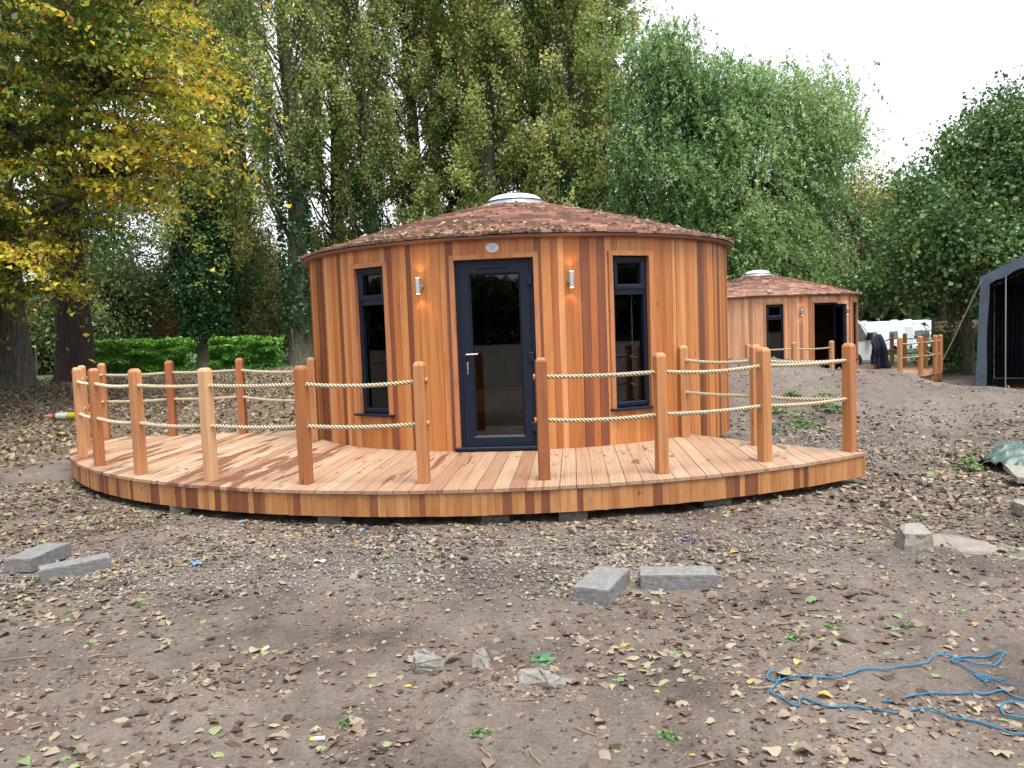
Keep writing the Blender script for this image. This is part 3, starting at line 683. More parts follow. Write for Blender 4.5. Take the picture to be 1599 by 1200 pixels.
# ================================================================== decks
DCX, DCY, DR = -.107, 12.48, 6.0
def deck_outline():
    def on(a): return (DCX + DR * math.sin(a), DCY - DR * math.cos(a))
    a0 = -math.acos((DCY - 11.24) / DR); a1 = math.asin((3.36 - DCX) / DR)
    arc = [on(a0 + (a1 - a0) * i / 90) for i in range(91)]
    return arc, [(2.62, 8.5), (2.08, 9.3), (1.7, 10.6), (-2.2, 10.9), (-3.0, 11.24)]
def make_deck(name, loc, rz, arc, back, posts, ropes, label, seed, bang, zt=ZF, rope_hi=True, stops=(), zg=0., pads=()):
    rng = random.Random(seed); root = empty(name, loc, rz); tag(root, label, 'deck', 'timber decks with rope rails')
    poly = arc + back
    # boards: clip strips by the outline
    ca, sa = math.cos(bang), math.sin(bang)
    loc_ = [(x * ca + y * sa, -x * sa + y * ca) for x, y in poly]    # t along, s across
    smin, smax = min(p[1] for p in loc_), max(p[1] for p in loc_)
    def span(s):
        ts = []
        for (t0, s0), (t1, s1) in zip(loc_, loc_[1:] + loc_[:1]):
            if (s0 - s) * (s1 - s) < 0: ts.append(t0 + (t1 - t0) * (s - s0) / (s1 - s0))
        return (min(ts), max(ts)) if len(ts) >= 2 else None
    m = MB(); tones = []; s = smin + .01; BW = .138; gr = []; wt = []
    while s < smax - .02:
        e = min(s + BW - .005, smax - .01); A = span(s); B = span(e)
        if A and B:
            j = rng.uniform(-.004, .004); xa = -s * sa  # rough x of strip
            tone = min(1, max(0, rng.gauss(.55, .24)))
            pts = [(A[0] + .0 + j, s), (A[1], s), (B[1], e), (B[0] + j, e)]
            wp = [(t * ca - q * sa, t * sa + q * ca) for t, q in pts]
            # split lengthwise where boards butt together
            tt = [0.]; L_ = A[1] - A[0]; u = rng.uniform(1.2, 4.)
            while u < L_ - .4: tt.append(u / L_); u += rng.uniform(2.8, 4.5)
            tt.append(1.)
            for f0, f1 in zip(tt[:-1], tt[1:]):
                g = .0025 / max(L_, .1)
                def lerp(a, b, f): return (a[0] + (b[0] - a[0]) * f, a[1] + (b[1] - a[1]) * f)
                f0_, f1_ = (f0 + g if f0 > 0 else 0), (f1 - g if f1 < 1 else 1)
                q = [lerp(wp[0], wp[1], f0_), lerp(wp[0], wp[1], f1_), lerp(wp[3], wp[2], f1_), lerp(wp[3], wp[2], f0_)]
                dz = rng.uniform(-.001, .001); m.prism(q, zt - .028 + dz, zt + dz, min(1, max(0, tone + rng.gauss(0, .08))))
                xm = (q[0][0] + q[2][0]) / 2
                gr += [1. if xm > -1.6 else .25] * 6; wt += [.64 if xm < -1.9 else .42] * 6
        s += BW
    d = mk('decking_boards', m.V, m.F, M_deck, root, {'tone': m.T, 'groove': gr, 'wet': wt})
    # fascia: short upright boards round the outline
    m = MB(); pts = [np.array(p) for p in arc + back[:1]] if back else [np.array(p) for p in arc]
    seg = np.array([np.linalg.norm(b - a) for a, b in zip(pts[:-1], pts[1:])]); cum = np.concatenate([[0], np.cumsum(seg)])
    cen = np.mean(pts, axis=0) + np.array([0, 2.])
    def atd(dd):
        k = min(len(seg) - 1, max(0, np.searchsorted(cum, dd) - 1)); f = (dd - cum[k]) / seg[k]; p = pts[k] + (pts[k + 1] - pts[k]) * f
        tv = (pts[k + 1] - pts[k]) / seg[k]; nv = np.array([tv[1], -tv[0]]); 
        if np.dot(nv, p - cen) < 0: nv = -nv
        return p, nv
    dd = 0.
    while dd < cum[-1] - .01:
        wv = rng.choice([.05, .058, .062, .07, .075, .085]); e = min(dd + wv, cum[-1]); u = rng.random()
        tone = rng.uniform(0, .22) if u < .27 else rng.uniform(.4, 1)
        (p, na), (q, nb) = atd(dd + .0008), atd(e - .0008); o = .016; off = rng.uniform(0, .003)
        p0 = p - na * (o - off); q0 = q - nb * (o - off); p1 = p0 - na * .02; q1 = q0 - nb * .02; zb = zt - .222 + rng.uniform(-.002, .002); z1 = zt - .0295
        m.hexa([(*p0, zb), (*q0, zb), (*q1, zb), (*p1, zb), (*p0, z1), (*q0, z1), (*q1, z1), (*p1, z1)], tone); dd = e
    m.build('fascia', M_fascia, root)
    # bearers under the deck, well inside the edge
    m = MB()
    xs_ = [p[0] for p in poly]; ys_ = [p[1] for p in poly]
    for k in range(14):
        f = (k + .5) / 14; sA = smin + (smax - smin) * f; A = span(sA)
        if A and A[1] - A[0] > .6:
            wp = [(t * ca - q * sa, t * sa + q * ca) for t, q in [(A[0] + .12, sA - .025), (A[1] - .12, sA - .025), (A[1] - .12, sA + .025), (A[0] + .12, sA + .025)]]
            m.prism(wp, zt - .20, zt - .03)
    m.build('joists', M_under, root)
    for x, y, sx in pads:
        m = MB(); m.box(x - sx / 2, x + sx / 2, y - .1, y + .14, -.1, zt - .224, .5); m.build('pad_stone', M_pad, root)
    # posts
    for (x, y, rot, tone) in posts:
        m = MB(); hw = .0475; H = 1.05; c, s_ = math.cos(rot), math.sin(rot)
        def sq(h, z): return [(x + a * c - b * s_, y + a * s_ + b * c, z) for a, b in ((-h, -h), (h, -h), (h, h), (-h, h))]
        lv = [(hw, zt), (hw, zt + H - .035), (hw - .006, zt + H - .018), (hw - .020, zt + H)]
        vs = []; 
        for h, z in lv: vs += sq(h, z)
        fs = [(3, 2, 1, 0), (12, 13, 14, 15)]
        for a in range(3): fs += [(a * 4 + i, a * 4 + (i + 1) % 4, a * 4 + 4 + (i + 1) % 4, a * 4 + 4 + i) for i in range(4)]
        m.add(vs, fs, tone); m.build('post', M_post, root, bevel=.004, seg=2)
    # ropes: three twisted strands through the posts
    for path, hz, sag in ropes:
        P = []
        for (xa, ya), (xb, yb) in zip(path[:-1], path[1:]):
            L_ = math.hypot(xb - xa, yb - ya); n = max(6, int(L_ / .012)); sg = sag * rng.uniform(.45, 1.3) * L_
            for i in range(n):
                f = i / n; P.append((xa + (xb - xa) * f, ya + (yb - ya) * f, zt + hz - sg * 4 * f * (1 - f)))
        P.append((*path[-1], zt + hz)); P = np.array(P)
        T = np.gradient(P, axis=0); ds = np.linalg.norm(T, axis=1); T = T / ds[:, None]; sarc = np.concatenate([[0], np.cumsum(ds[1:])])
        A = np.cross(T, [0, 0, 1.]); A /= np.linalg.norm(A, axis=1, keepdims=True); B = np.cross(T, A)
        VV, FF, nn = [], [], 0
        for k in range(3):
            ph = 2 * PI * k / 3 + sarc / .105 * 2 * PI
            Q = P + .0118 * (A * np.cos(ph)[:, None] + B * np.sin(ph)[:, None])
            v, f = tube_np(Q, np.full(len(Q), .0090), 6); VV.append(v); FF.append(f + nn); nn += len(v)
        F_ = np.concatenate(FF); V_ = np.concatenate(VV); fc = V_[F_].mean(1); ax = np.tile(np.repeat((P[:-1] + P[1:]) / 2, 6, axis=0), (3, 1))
        mk('rope', V_, F_, M_rope, root, {'tone': sstep(.0135, .0195, np.linalg.norm(fc - ax, axis=1))}, True)  # tone darkens the lay grooves: their shade and grime put into the colour
    for (x, y, z, rot) in stops:
        m = MB(); c, s_ = math.cos(rot), math.sin(rot)
        m.cyl((x, y, zt + z), (x + c * .02, y + s_ * .02, zt + z), .026, n=10, tone=.8); m.build('rope_stop', M_trim, root)
    return root
arc, back = deck_outline()
def L2(px, py): return (px, py)
front_l = [(-.79, 6.86), (-1.85, 7.02), (-2.82, 7.36), (-3.71, 7.88), (-4.48, 8.58), (-5.01, 9.23), (-5.45, 10.16), (-5.67, 11.09), (-4.74, 11.10), (-3.76, 11.09), (-2.50, 10.02)]
front_r = [(.25, 6.81), (1.28, 6.91), (2.30, 7.30), (3.25, 7.70), (2.54, 8.32), (1.96, 9.13)]
tones = [.55, .25, .95, .72, .35, .8, .62, .5, .12, .2, .6]
def facing(p):
    return math.atan2(p[0] - DCX, DCY - p[1])
posts = [(x, y, facing((x, y)) if k < 8 else 0., t) for k, ((x, y), t) in enumerate(zip(front_l, tones))]
posts += [(x, y, facing((x, y)) if k < 4 else R(8), t) for k, ((x, y), t) in enumerate(zip(front_r, [.05, .6, .66, .45, .7, .72]))]
stops = []
make_deck('timber_deck', (0, 0, 0), 0, arc, back, posts,
          [(front_l, .885, .022), (front_l, .515, .018), (front_r, .885, .022), (front_r, .515, .018)],
          'curved cedar deck with rope rail in front of the near cabin', 5, BOARD_A,
          stops=[(-.742, 6.86, .885, 0), (-.742, 6.86, .515, 0), (.202, 6.81, .885, PI), (.202, 6.81, .515, PI)],
          pads=[(-3.12, 7.45, .2), (-.18, 6.68, .23), (.47, 6.68, .24), (1.75, 6.98, .24), (-1.6, 6.85, .2)])
# second deck (far right)
c2 = (7.2, 25.95)
arc2 = [(c2[0] + 6 * math.sin(a), c2[1] - 6 * math.cos(a)) for a in [R(-40) + R(140) * i / 60 for i in range(61)]]
back2 = [(12.6, 28.0), (10.8, 26.5), (9.5, 25.5), (7, 24.5), (5.2, 23.5)]
pr2 = [(a, 5.86) for a in (-12, -1, 8.6)]; p2a = [(c2[0] + r * math.sin(R(a)), c2[1] - r * math.cos(R(a))) for a, r in pr2]
p2b = [(10.2, 20.95), (11.15, 21.35), (11.75, 21.95), (12.2, 22.7), (13.05, 25.2), (13.05, 25.9), (12.95, 27.0), (11.25, 25.0)]
p2b = [(10.18, 20.95), (10.98, 21.45), (11.72, 22.1), (12.1, 22.55), (12.9, 24.9), (12.75, 25.9), (12.9, 27.1), (11.3, 24.8)]
make_deck('timber_deck', (0, 0, -.30), 0, arc2, back2, [(x, y, R(20), .8) for x, y in p2a + p2b],
          [(p2a, .885, .022), (p2a, .515, .018), (p2b, .885, .022), (p2b, .515, .018)], 'far deck with pale posts and a dark jacket on its rail', 6, R(60), zg=-.3)

# ================================================================== trees
GZ = lambda x, y: gzf(x, y) - .03
# poplars behind the cabin: four shapes, then copies
P0 = [poplar(101, rad=1.75, nleaf=64000), poplar(102, rad=1.5, nleaf=54000, tone0=.52), poplar(103, rad=1.75, nleaf=66000, tone0=.42), poplar(104, rad=1.3, nleaf=24000, low=4.5, r0=.42, tone0=.5)]
POP = [(325, 32, 0, 'poplar with ivy-covered trunk rising behind the left end of the deck'),
       (470, 31, 3, 'bare-stemmed poplar standing just left of the cabin with sky showing beside its trunk'),
       (390, 38, 1, 'thin poplar between the ivy-clad poplar and the bare-stemmed one'),
       (540, 36, 2, 'olive green poplar above the left end of the cabin roof'),
       (584, 33, 3, 'poplar with forked dark upper trunk showing above the cabin window'),
       (655, 35, 1, 'poplar with olive and gold leaves above the left wall lamp'),
       (728, 37, 0, 'poplar directly behind the left side of the skylight'),
       (775, 33, 2, 'poplar rising right behind the skylight'),
       (842, 35, 1, 'green poplar above the cabin door hinge side'),
       (895, 32, 0, 'broad poplar, last but one before the open sky gap'),
       (945, 36, 2, 'last poplar of the row, beside the gap of open sky')]
done = set()
for k, (px, y, v, lab) in enumerate(POP):
    x = at(px, y); rz = (k * 2.1) % 6.28; sc = 1 + .1 * math.sin(k * 2.7)
    if v in done: o = copy_tree(P0[v], (x, y, GZ(x, y)), rz, (sc, sc, 1 + .07 * math.sin(k)))
    else: o = P0[v]; done.add(v); o.location = (x, y, GZ(x, y)); o.rotation_euler = (0, 0, rz)
    tag(o, lab, 'poplar tree', 'tall poplars in a row behind the cabin')
    if k == 0:
        rng = np.random.default_rng(55); n = 16000
        h = rng.random(n) ** .8 * 6.5 + .9; a = rng.random(n) * 2 * PI
        rr = .48 + .62 * np.sin(np.clip((h - .5) / 6.6, 0, 1) * PI) ** .5 * (.7 + .6 * vnoise(a * 2, h * 1.3, 1, 3)) * rng.uniform(.75, 1.05, n)
        C = np.stack([rr * np.cos(a), rr * np.sin(a), h], 1)
        leaves_obj('ivy', C, .13, .35 + .3 * rng.random(n), M_ivy, o, rng, droop=.8, aspect=.95)
    if k == 1:
        rng = np.random.default_rng(56); n = 3500; h = rng.random(n) * 7 + 1.2; a = rng.random(n) * 2 * PI; rr = .45 + .22 * rng.random(n)
        leaves_obj('ivy', np.stack([rr * np.cos(a), rr * np.sin(a), h], 1), .12, .3 + .4 * rng.random(n), M_ivy, o, rng, droop=.7, aspect=.9)

def t_autumn(C, tn, rng):
    z = C[:, 2]; edge = sstep(0, 6.5, np.hypot(C[:, 0] - 1.2, C[:, 1] + 3.5))
    t = .15 + .15 * tn + .36 * edge + .34 * (tnoise(C, rng, 2.2) - .5) + .12 * rng.normal(size=len(C)); return np.where(rng.random(len(C)) < .11, rng.uniform(.74, 1, len(C)), np.clip(t, 0, .72))
x = at(20, 20)
o = broad('beech_tree', 201, (x, 20, GZ(x, 20)), [(1.0, -3.2, 8.3, 6.1, 5.6, 5.2, 3), (-.8, -4.6, 3.1, 4.6, 4.4, 2.0, 2.2), (4.6, -3.4, 6.4, 1.9, 2.2, 2.6, .7)], 1000, 135, M_autumn, M_bark, .42, fork=2.6,
          size=.105, sig=(.55, .55, .08), droop=.5, flat=.2, tonef=t_autumn, spray=True, limbs=22, trunk_top=(.4, -.6, 6.5), inner=.35, aspect=.58,
          keep=lambda K: (K[:, 0] > -17) & (K[:, 0] < -4.9 - .0 * K[:, 1]) & (K[:, 2] > 1.55 + .50 * np.clip(K[:, 0] + 10, 0, 9)))
tag(o, 'large beech tree turning yellow and rust, overhanging the left side', 'beech tree')
x = at(118, 23)
o = broad('redwood_tree', 202, (x, 23, GZ(x, 23)), [(0, -.3, 7.5, 2.6, 2.4, 5.0, 1)], 170, 90, M_dark, M_bark_dark, .50, fork=3.4, size=.12, sig=(.5, .5, .35), droop=.9, limbs=12, trunk_top=(0, 0, 9))
tag(o, 'dark red-barked trunk with a very thick base, left of the hedge', 'redwood tree')
x = at(230, 36); o = broad('holm_oak', 203, (x, 36, GZ(x, 36)), [(0, 0, 6, 4.6, 3, 4.5, 1), (3.5, 0, 4, 2, 2, 2.6, .4)], 420, 75, M_dark, M_bark, .3, size=.15, limbs=10)
tag(o, 'dark evergreen tree beyond the hedge, behind the yellow branches', 'evergreen tree')
x = at(408, 44); o = broad('copper_beech', 204, (x, 44, GZ(x, 44)), [(0, 0, 2.6, 2.6, 2, 1.6, 1.2), (0, 0, 4.6, 1.7, 1.5, 1.8, 1), (0, 0, 6.2, .8, .8, 1.2, .4)], 230, 70, M_copper, M_bark, .16, size=.15, droop=.6, limbs=8)
tag(o, 'copper brown cone-shaped tree seen between the ivy-clad poplar and the cabin', 'copper tree', 'copper brown trees in the distance')
x = at(235, 41); o = broad('copper_beech', 205, (x, 41, GZ(x, 41)), [(0, 0, 2.6, 3.6, 2, 1.7, 1), (0, 0, 3.8, 2.3, 1.6, 1.3, .6)], 260, 70, M_copper, M_bark, .16, size=.14, droop=.6, limbs=8)
tag(o, 'low spreading copper brown tree just above the long hedge', 'copper tree', 'copper brown trees in the distance')
x = at(455, 36); o = broad('elder_bush', 206, (x, 36, GZ(x, 36)), [(0, 0, 2.2, 1.8, 1.4, 2.0, 1)], 130, 70, M_mixed, M_bark_green, .1, fork=.8, size=.12, limbs=6)
tag(o, 'green bush beside the foot of the bare-stemmed poplar', 'bush')

for px, y, kx, kz, sd, lab in [(62, 31, 2.6, 1.9, 220, 'green scrub seen between the beech trunk and the dark thick trunk'), (150, 34, 2.2, 2.6, 221, 'scrub behind the left end of the long hedge'),
                               (560, 41, 4.5, 3.0, 222, 'dark undergrowth behind the poplars, left of the skylight'), (720, 43, 4.5, 2.9, 223, 'dark undergrowth behind the poplars, under the skylight'), (900, 40, 4.0, 3.4, 224, 'russet green undergrowth behind the last poplars')]:
    x = at(px, y); o = broad('elder_bush', sd, (x, y, GZ(x, y)), [(0, 0, kz, kx, 1.5, kz, 1)], int(55 * kx * kz ** .5), 80, M_mixed if sd != 224 else M_copper2, M_bark_green, .1, fork=.8, size=.14, limbs=6, tonef=lambda C, tn, rng: .25 + .1 * tn + .13 * rng.normal(size=len(C)))
    tag(o, lab, 'bush', 'scrub and undergrowth under the trees')

t_w = lambda C, tn, rng: .36 + .15 * tn + .15 * rng.normal(size=len(C)) + .55 * (tnoise(C, rng, 1.3) - .5)
x = at(1040, 31)
o = broad('willow_tree', 207, (x, 31, GZ(x, 31)), [(.0, 0, 8.4, 2.2, 3, 4.3, 1.1), (2.9, 0, 7.2, 2.8, 3, 4.4, 1.3), (1.8, -.8, 4.0, 4.0, 2.6, 2.7, 1.1), (6.0, .3, 9.2, 1.3, 2, 2.5, .5), (5.0, 0, 5.2, 1.7, 2.2, 2.8, .5), (-1.2, 0, 4.6, 1.4, 2, 3.0, .5), (.1, 0, 12.0, 1.2, 1.5, 1.7, .3), (4.2, 0, 10.8, 1.6, 1.5, 1.3, .25), (1.9, 0, 10.4, 1.4, 1.5, 1.8, .35)], 1150, 200, M_willow, M_bark_green, .38,
          fork=2.4, size=.135, sig=(.38, .38, .28), droop=.9, tonef=t_w, aspect=.36, limbs=16, trunk_top=(.2, 0, 5.0), strands=True, inner=.3)
tag(o, 'large pale green willow rising between the two cabins', 'willow tree')
t_m = lambda C, tn, rng: .46 + .45 * np.exp(-((C[:, 0] - 1.2) ** 2 + (C[:, 2] - 7.6) ** 2) / 1.6) + .2 * tn + .12 * rng.normal(size=len(C)) + .3 * (tnoise(C, rng, 2.) - .5)
x = at(1322, 38); o = broad('field_maple', 208, (x, 38, GZ(x, 38)), [(0, 0, 6.0, 3.2, 2.5, 3.4, 1), (-1, 0, 3.2, 3.4, 2.4, 2.0, .8), (1.8, 0, 6.6, 1.6, 1.5, 1.6, .3)], 520, 110, M_mixed, M_bark, .22, size=.13, tonef=t_m, limbs=10, keep=lambda K: (K[:, 2] > 2.6) | (K[:, 0] < 15.5))
tag(o, 'green and yellow tree behind the far cabin, right of the willow', 'maple tree')
t_d = lambda C, tn, rng: np.where(rng.random(len(C)) < .005, 1.0, np.clip(.45 + .14 * tn + .14 * rng.normal(size=len(C)), 0, .93))
x = at(1468, 33); o = broad('sycamore_tree', 209, (x, 33, GZ(x, 33)), [(0, 0, 4.9, 2.3, 2.4, 2.3, 1), (-.9, -.3, 3.6, 2.3, 2, 1.2, .6), (.9, 0, 6.3, 1.0, 1.2, 1.5, .25), (-1.0, 0, 5.9, .7, .8, 1.1, .15)], 380, 110, M_dark, M_bark, .24, size=.13, tonef=t_d, aspect=.8, limbs=10, keep=lambda K: K[:, 2] > 2.9)
tag(o, 'dark green tree above the right end of the white caravan', 'sycamore tree')
x = at(1512, 25.2)
o = broad('sycamore_tree', 210, (x, 25.2, GZ(x, 25.2)), [(3.0, 0, 6.6, 3.0, 2.6, 3.0, 1.2), (-.9, 0, 4.9, 1.9, 2.0, 2.2, .7), (.6, -.2, 4.0, 3.0, 2.2, 1.2, .8), (-.3, 0, 6.6, .7, .7, 1.1, .12), (4.2, 0, 9.6, 1.5, 1.4, 1.9, .3), (1.0, 0, 8.0, .8, .8, 1.0, .1)], 500, 125, M_dark, M_bark_green, .16, fork=1.4, size=.115, tonef=t_d, aspect=.8,
          limbs=14, trunk_top=(-.5, 0, 4.4), keep=lambda K: K[:, 2] > 3.0 - .9 * (K[:, 0] > 13.6))
tag(o, 'dark green tree with slender leaning trunk beside the grey tent', 'sycamore tree')
x = at(1640, 36); o = broad('sycamore_tree', 211, (x, 36, GZ(x, 36)), [(0, 0, 6, 5.0, 3, 5, 1)], 380, 80, M_dark, M_bark, .3, size=.17, tonef=t_d, aspect=.8)
tag(o, 'dark tree at the right edge behind the tent roof', 'sycamore tree')
x = at(1130, 40); o = broad('ash_tree', 212, (x, 40, GZ(x, 40)), [(0, 0, 5, 5.5, 2.5, 4, 1)], 300, 80, M_mixed, M_bark, .3, size=.16)
tag(o, 'olive tree filling the gaps behind the willow', 'ash tree')
x = at(1500, 26.8); o = broad('laurel_bush', 213, (x, 26.8, GZ(x, 26.8)), [(0, 0, .8, 1.2, .7, .8, 1)], 60, 70, M_dark, M_bark, .05, fork=.3, size=.11, limbs=4, trunk_top=(0, 0, .8))
tag(o, 'dark low bush at the foot of the fence beside the tent', 'bush')

def hedge(x0, x1, y, lab, seed):
    rng = np.random.default_rng(seed); z0 = GZ((x0 + x1) / 2, y); root = empty('laurel_hedge', ((x0 + x1) / 2, y, z0)); tag(root, lab, 'hedge', 'clipped laurel hedges')
    hx = (x1 - x0) / 2; n = int(5200 * (x1 - x0)); P = rng.uniform(-1, 1, (n, 3)); 
    ed = rng.integers(0, 4, n); e = 1 - .25 * rng.random(n) ** 2
    P[:, 2] = np.where(ed == 0, e, P[:, 2]); P[:, 1] = np.where(ed == 1, -e, P[:, 1]); P[:, 1] = np.where(ed == 2, -e, P[:, 1])
    bump = .68 + .58 * vnoise(P[:, 0] * hx + 50, P[:, 1] * 2 + P[:, 2] * 2, .45, seed)
    C = np.stack([P[:, 0] * hx, P[:, 1] * .55 * bump, .56 + P[:, 2] * .54 * bump], 1)
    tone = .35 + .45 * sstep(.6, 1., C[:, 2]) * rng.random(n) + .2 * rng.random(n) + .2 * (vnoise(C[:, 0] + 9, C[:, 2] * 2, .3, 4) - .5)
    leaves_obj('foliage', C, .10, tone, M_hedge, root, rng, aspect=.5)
    T = Tubes()
    for k in range(1):
        xx = 0.; T.add(np.array([(xx, 0, -.05), (xx + .03, 0, .4), (xx + rng.normal() * .1, rng.normal() * .1, .85)]), .02, .006, 5)
    T.build('stem', M_bark, root)
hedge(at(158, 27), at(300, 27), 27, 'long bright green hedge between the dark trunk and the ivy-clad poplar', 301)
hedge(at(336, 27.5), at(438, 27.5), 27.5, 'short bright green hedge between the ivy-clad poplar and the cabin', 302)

# far wood all round, seen in the gaps and in the window reflections
rng = np.random.default_rng(400); n = 170000
a = rng.random(n) * 2 * PI; rad_ = rng.uniform(78, 90, n) + 6 * vnoise(a * 9, a * 0, 1, 8)
hx = rad_ * np.sin(a); hy = rad_ * np.cos(a)
top = 3.6 + 3.2 * fbm(a * 14 + 40, a * 3, 1, 12, 3) + 2.5 * (np.cos(a) < 0) + 1.6 * (np.sin(a) > .15)
hz = rng.random(n) ** .8 * top * 1.25 - 1.2
fwood = leaves_obj('far_wood', np.stack([hx, hy, hz], 1), .95, .4 + .3 * rng.normal(size=n) * .5 + .4 * (vnoise(a * 25, hz * .5, 1, 5) - .5), M_wood_far, None, rng, aspect=.75)
tag(fwood, 'distant belt of trees and scrub on the horizon', 'woodland', kind='stuff')

# ================================================================== ground litter
def inst(name, templ, P, yaw, tilt, scale, tone, m, parent=None, curl=None):
    """copies of small template meshes as one mesh; templ list of (V,F[tri/quad array])"""
    rng = np.random.default_rng(len(P)); VV = []; FF = []; TT = []; nn = 0
    which = rng.integers(0, len(templ), len(P))
    for k, (tv, tf) in enumerate(templ):
        s = np.where(which == k)[0]
        if not len(s): continue
        v = np.repeat(tv[None], len(s), 0) * scale[s][:, None, None] if np.ndim(scale) == 1 else tv[None] * scale[s][:, None, :]
        if curl is not None:
            r2 = (tv[:, 0] ** 2)[None] * curl[s, 0][:, None] + (tv[:, 1] ** 2)[None] * curl[s, 1][:, None]; v[:, :, 2] += r2 * (scale[s][:, None] if np.ndim(scale) == 1 else 1)
        c, si = np.cos(tilt[s, 0])[:, None], np.sin(tilt[s, 0])[:, None]; y_, z_ = v[:, :, 1] * c - v[:, :, 2] * si, v[:, :, 1] * si + v[:, :, 2] * c
        c, si = np.cos(tilt[s, 1])[:, None], np.sin(tilt[s, 1])[:, None]; x_, z2 = v[:, :, 0] * c + z_ * si, -v[:, :, 0] * si + z_ * c
        c, si = np.cos(yaw[s])[:, None], np.sin(yaw[s])[:, None]; X_, Y_ = x_ * c - y_ * si, x_ * si + y_ * c
        z2 = z2 - z2.min(1, keepdims=True)
        w_ = np.stack([X_ + P[s, 0][:, None], Y_ + P[s, 1][:, None], z2 + P[s, 2][:, None]], -1)
        VV.append(w_.reshape(-1, 3)); nv = len(tv)
        f = (tf[None] + (np.arange(len(s)) * nv)[:, None, None] + nn).reshape(-1, tf.shape[1]); FF.append(f); nn += len(s) * nv
        TT.append(np.repeat(tone[s], len(tf)))
    return mk(name, np.concatenate(VV), np.concatenate(FF), m, parent, {'tone': np.concatenate(TT)})
def fan(poly):   # outline -> triangles about the midrib start
    n = len(poly); V = np.array([(0, 0, 0)] + [(x, y, 0) for x, y in poly]); V[0, :2] = V[1:, :2].mean(0)
    return V, np.array([(0, i + 1, (i + 1) % n + 1) for i in range(n)])
def oval(asp, tip=.12):
    return fan([(-.5, 0), (-.3, asp * .36), (0, asp * .5), (.3, asp * .34), (.5 + tip, 0), (.3, -asp * .36), (-.02, -asp * .5), (-.3, -asp * .34)])
def lobed(seed):
    r_ = random.Random(seed); pts = []
    for k in range(7):
        a = -PI * .80 + k * PI * 1.6 / 6; L_ = .5 + .12 * (3 - abs(k - 3)) / 3 + r_.uniform(-.06, .06)
        pts.append((math.cos(a) * L_, math.sin(a) * L_))
        if k < 6: a2 = a + PI * .8 / 6; pts.append((math.cos(a2) * L_ * .74, math.sin(a2) * L_ * .74))
    pts.append((-.16, 0)); return fan(pts)
def ragged(seed):
    r_ = random.Random(seed); k = 11
    return fan([(math.cos(2 * PI * i / k) * r_.uniform(.3, .58), math.sin(2 * PI * i / k) * r_.uniform(.2, .46)) for i in range(k)])
TL = [oval(.75), oval(.6), oval(.95, .2), lobed(1), lobed(2), oval(.8), ragged(1), ragged(2), ragged(3), ragged(4), oval(.45), ragged(5)]
def curled(n, rng, k=1.): return np.stack([rng.normal(size=n) * .42 * k, rng.normal(size=n) * .75 * k], 1)
def under_deck(x, y): return (np.hypot(x - DCX, y - DCY) < 5.85) & (y < 11.1) & (x < 3.3)
def scatter(rng, n, x0, x1, y0, y1, dens):
    x = rng.uniform(x0, x1, n * 3); y = rng.uniform(y0, y1, n * 3); k = (rng.random(n * 3) < dens(x, y)) & ~under_deck(x, y)
    x, y = x[k][:n], y[k][:n]; return x, y
rng = np.random.default_rng(77)
def d_near(x, y):
    c = fbm(x, y, .75, 41, 3); c2_ = fbm(x, y, .25, 44, 2); v = sstep(.42, .60, c * .6 + c2_ * .4) * .95 + .13
    band = sstep(5.0, 5.7, y) * .45; 
    return np.clip(v * (.62 + band) + band * .25, 0, 1) * (.62 + .38 * sstep(3.9, 5.0, y))
x, y = scatter(rng, 20000, -6.5, 5.5, 2.4, 9.5, d_near); n = len(x)
y2 = y
P = np.stack([x, y, gz(x, y) - .001], 1)
size = np.clip(rng.lognormal(-3.2, .34, n), .02, .072)
tone = np.clip(rng.beta(2.0, 1.6, n) * .80 + rng.normal(size=n) * .04, 0, .8); sp = rng.random(n)
dk = fbm(x, y, .4, 45, 2) > .56; tone = np.where(dk, tone * .62, tone); tone = np.where(sp > .925, rng.uniform(.80, .93, n), tone); tone = np.where(sp > .987, rng.uniform(.945, 1, n), tone)
lf = inst('fallen_leaves', TL, P, rng.random(n) * 6.28, rng.normal(size=(n, 2)) * .11, size, tone, M_litter, None, curled(n, rng)); tag(lf, 'autumn leaves scattered over the bare earth in front', 'fallen leaves', kind='stuff')
# small curled scraps between them
x, y = scatter(rng, 34000, -6, 5, 2.4, 8.5, lambda a, b: np.clip(sstep(.42, .6, fbm(a, b, .6, 43, 3)) + .12 + .3 * sstep(5., 5.6, b), 0, 1)); n = len(x)
P = np.stack([x, y, gz(x, y) - .001], 1)
cr = inst('leaf_crumbs', [oval(.5), oval(.8), fan([(-.5, 0), (0, .3), (.5, .1), (.1, -.3)])], P, rng.random(n) * 6.28, rng.normal(size=(n, 2)) * .16, rng.uniform(.010, .032, n), rng.beta(2, 2.2, n) * .8, M_litter, None, curled(n, rng)); tag(cr, 'broken leaf scraps trodden into the earth', 'leaf scraps', kind='stuff')
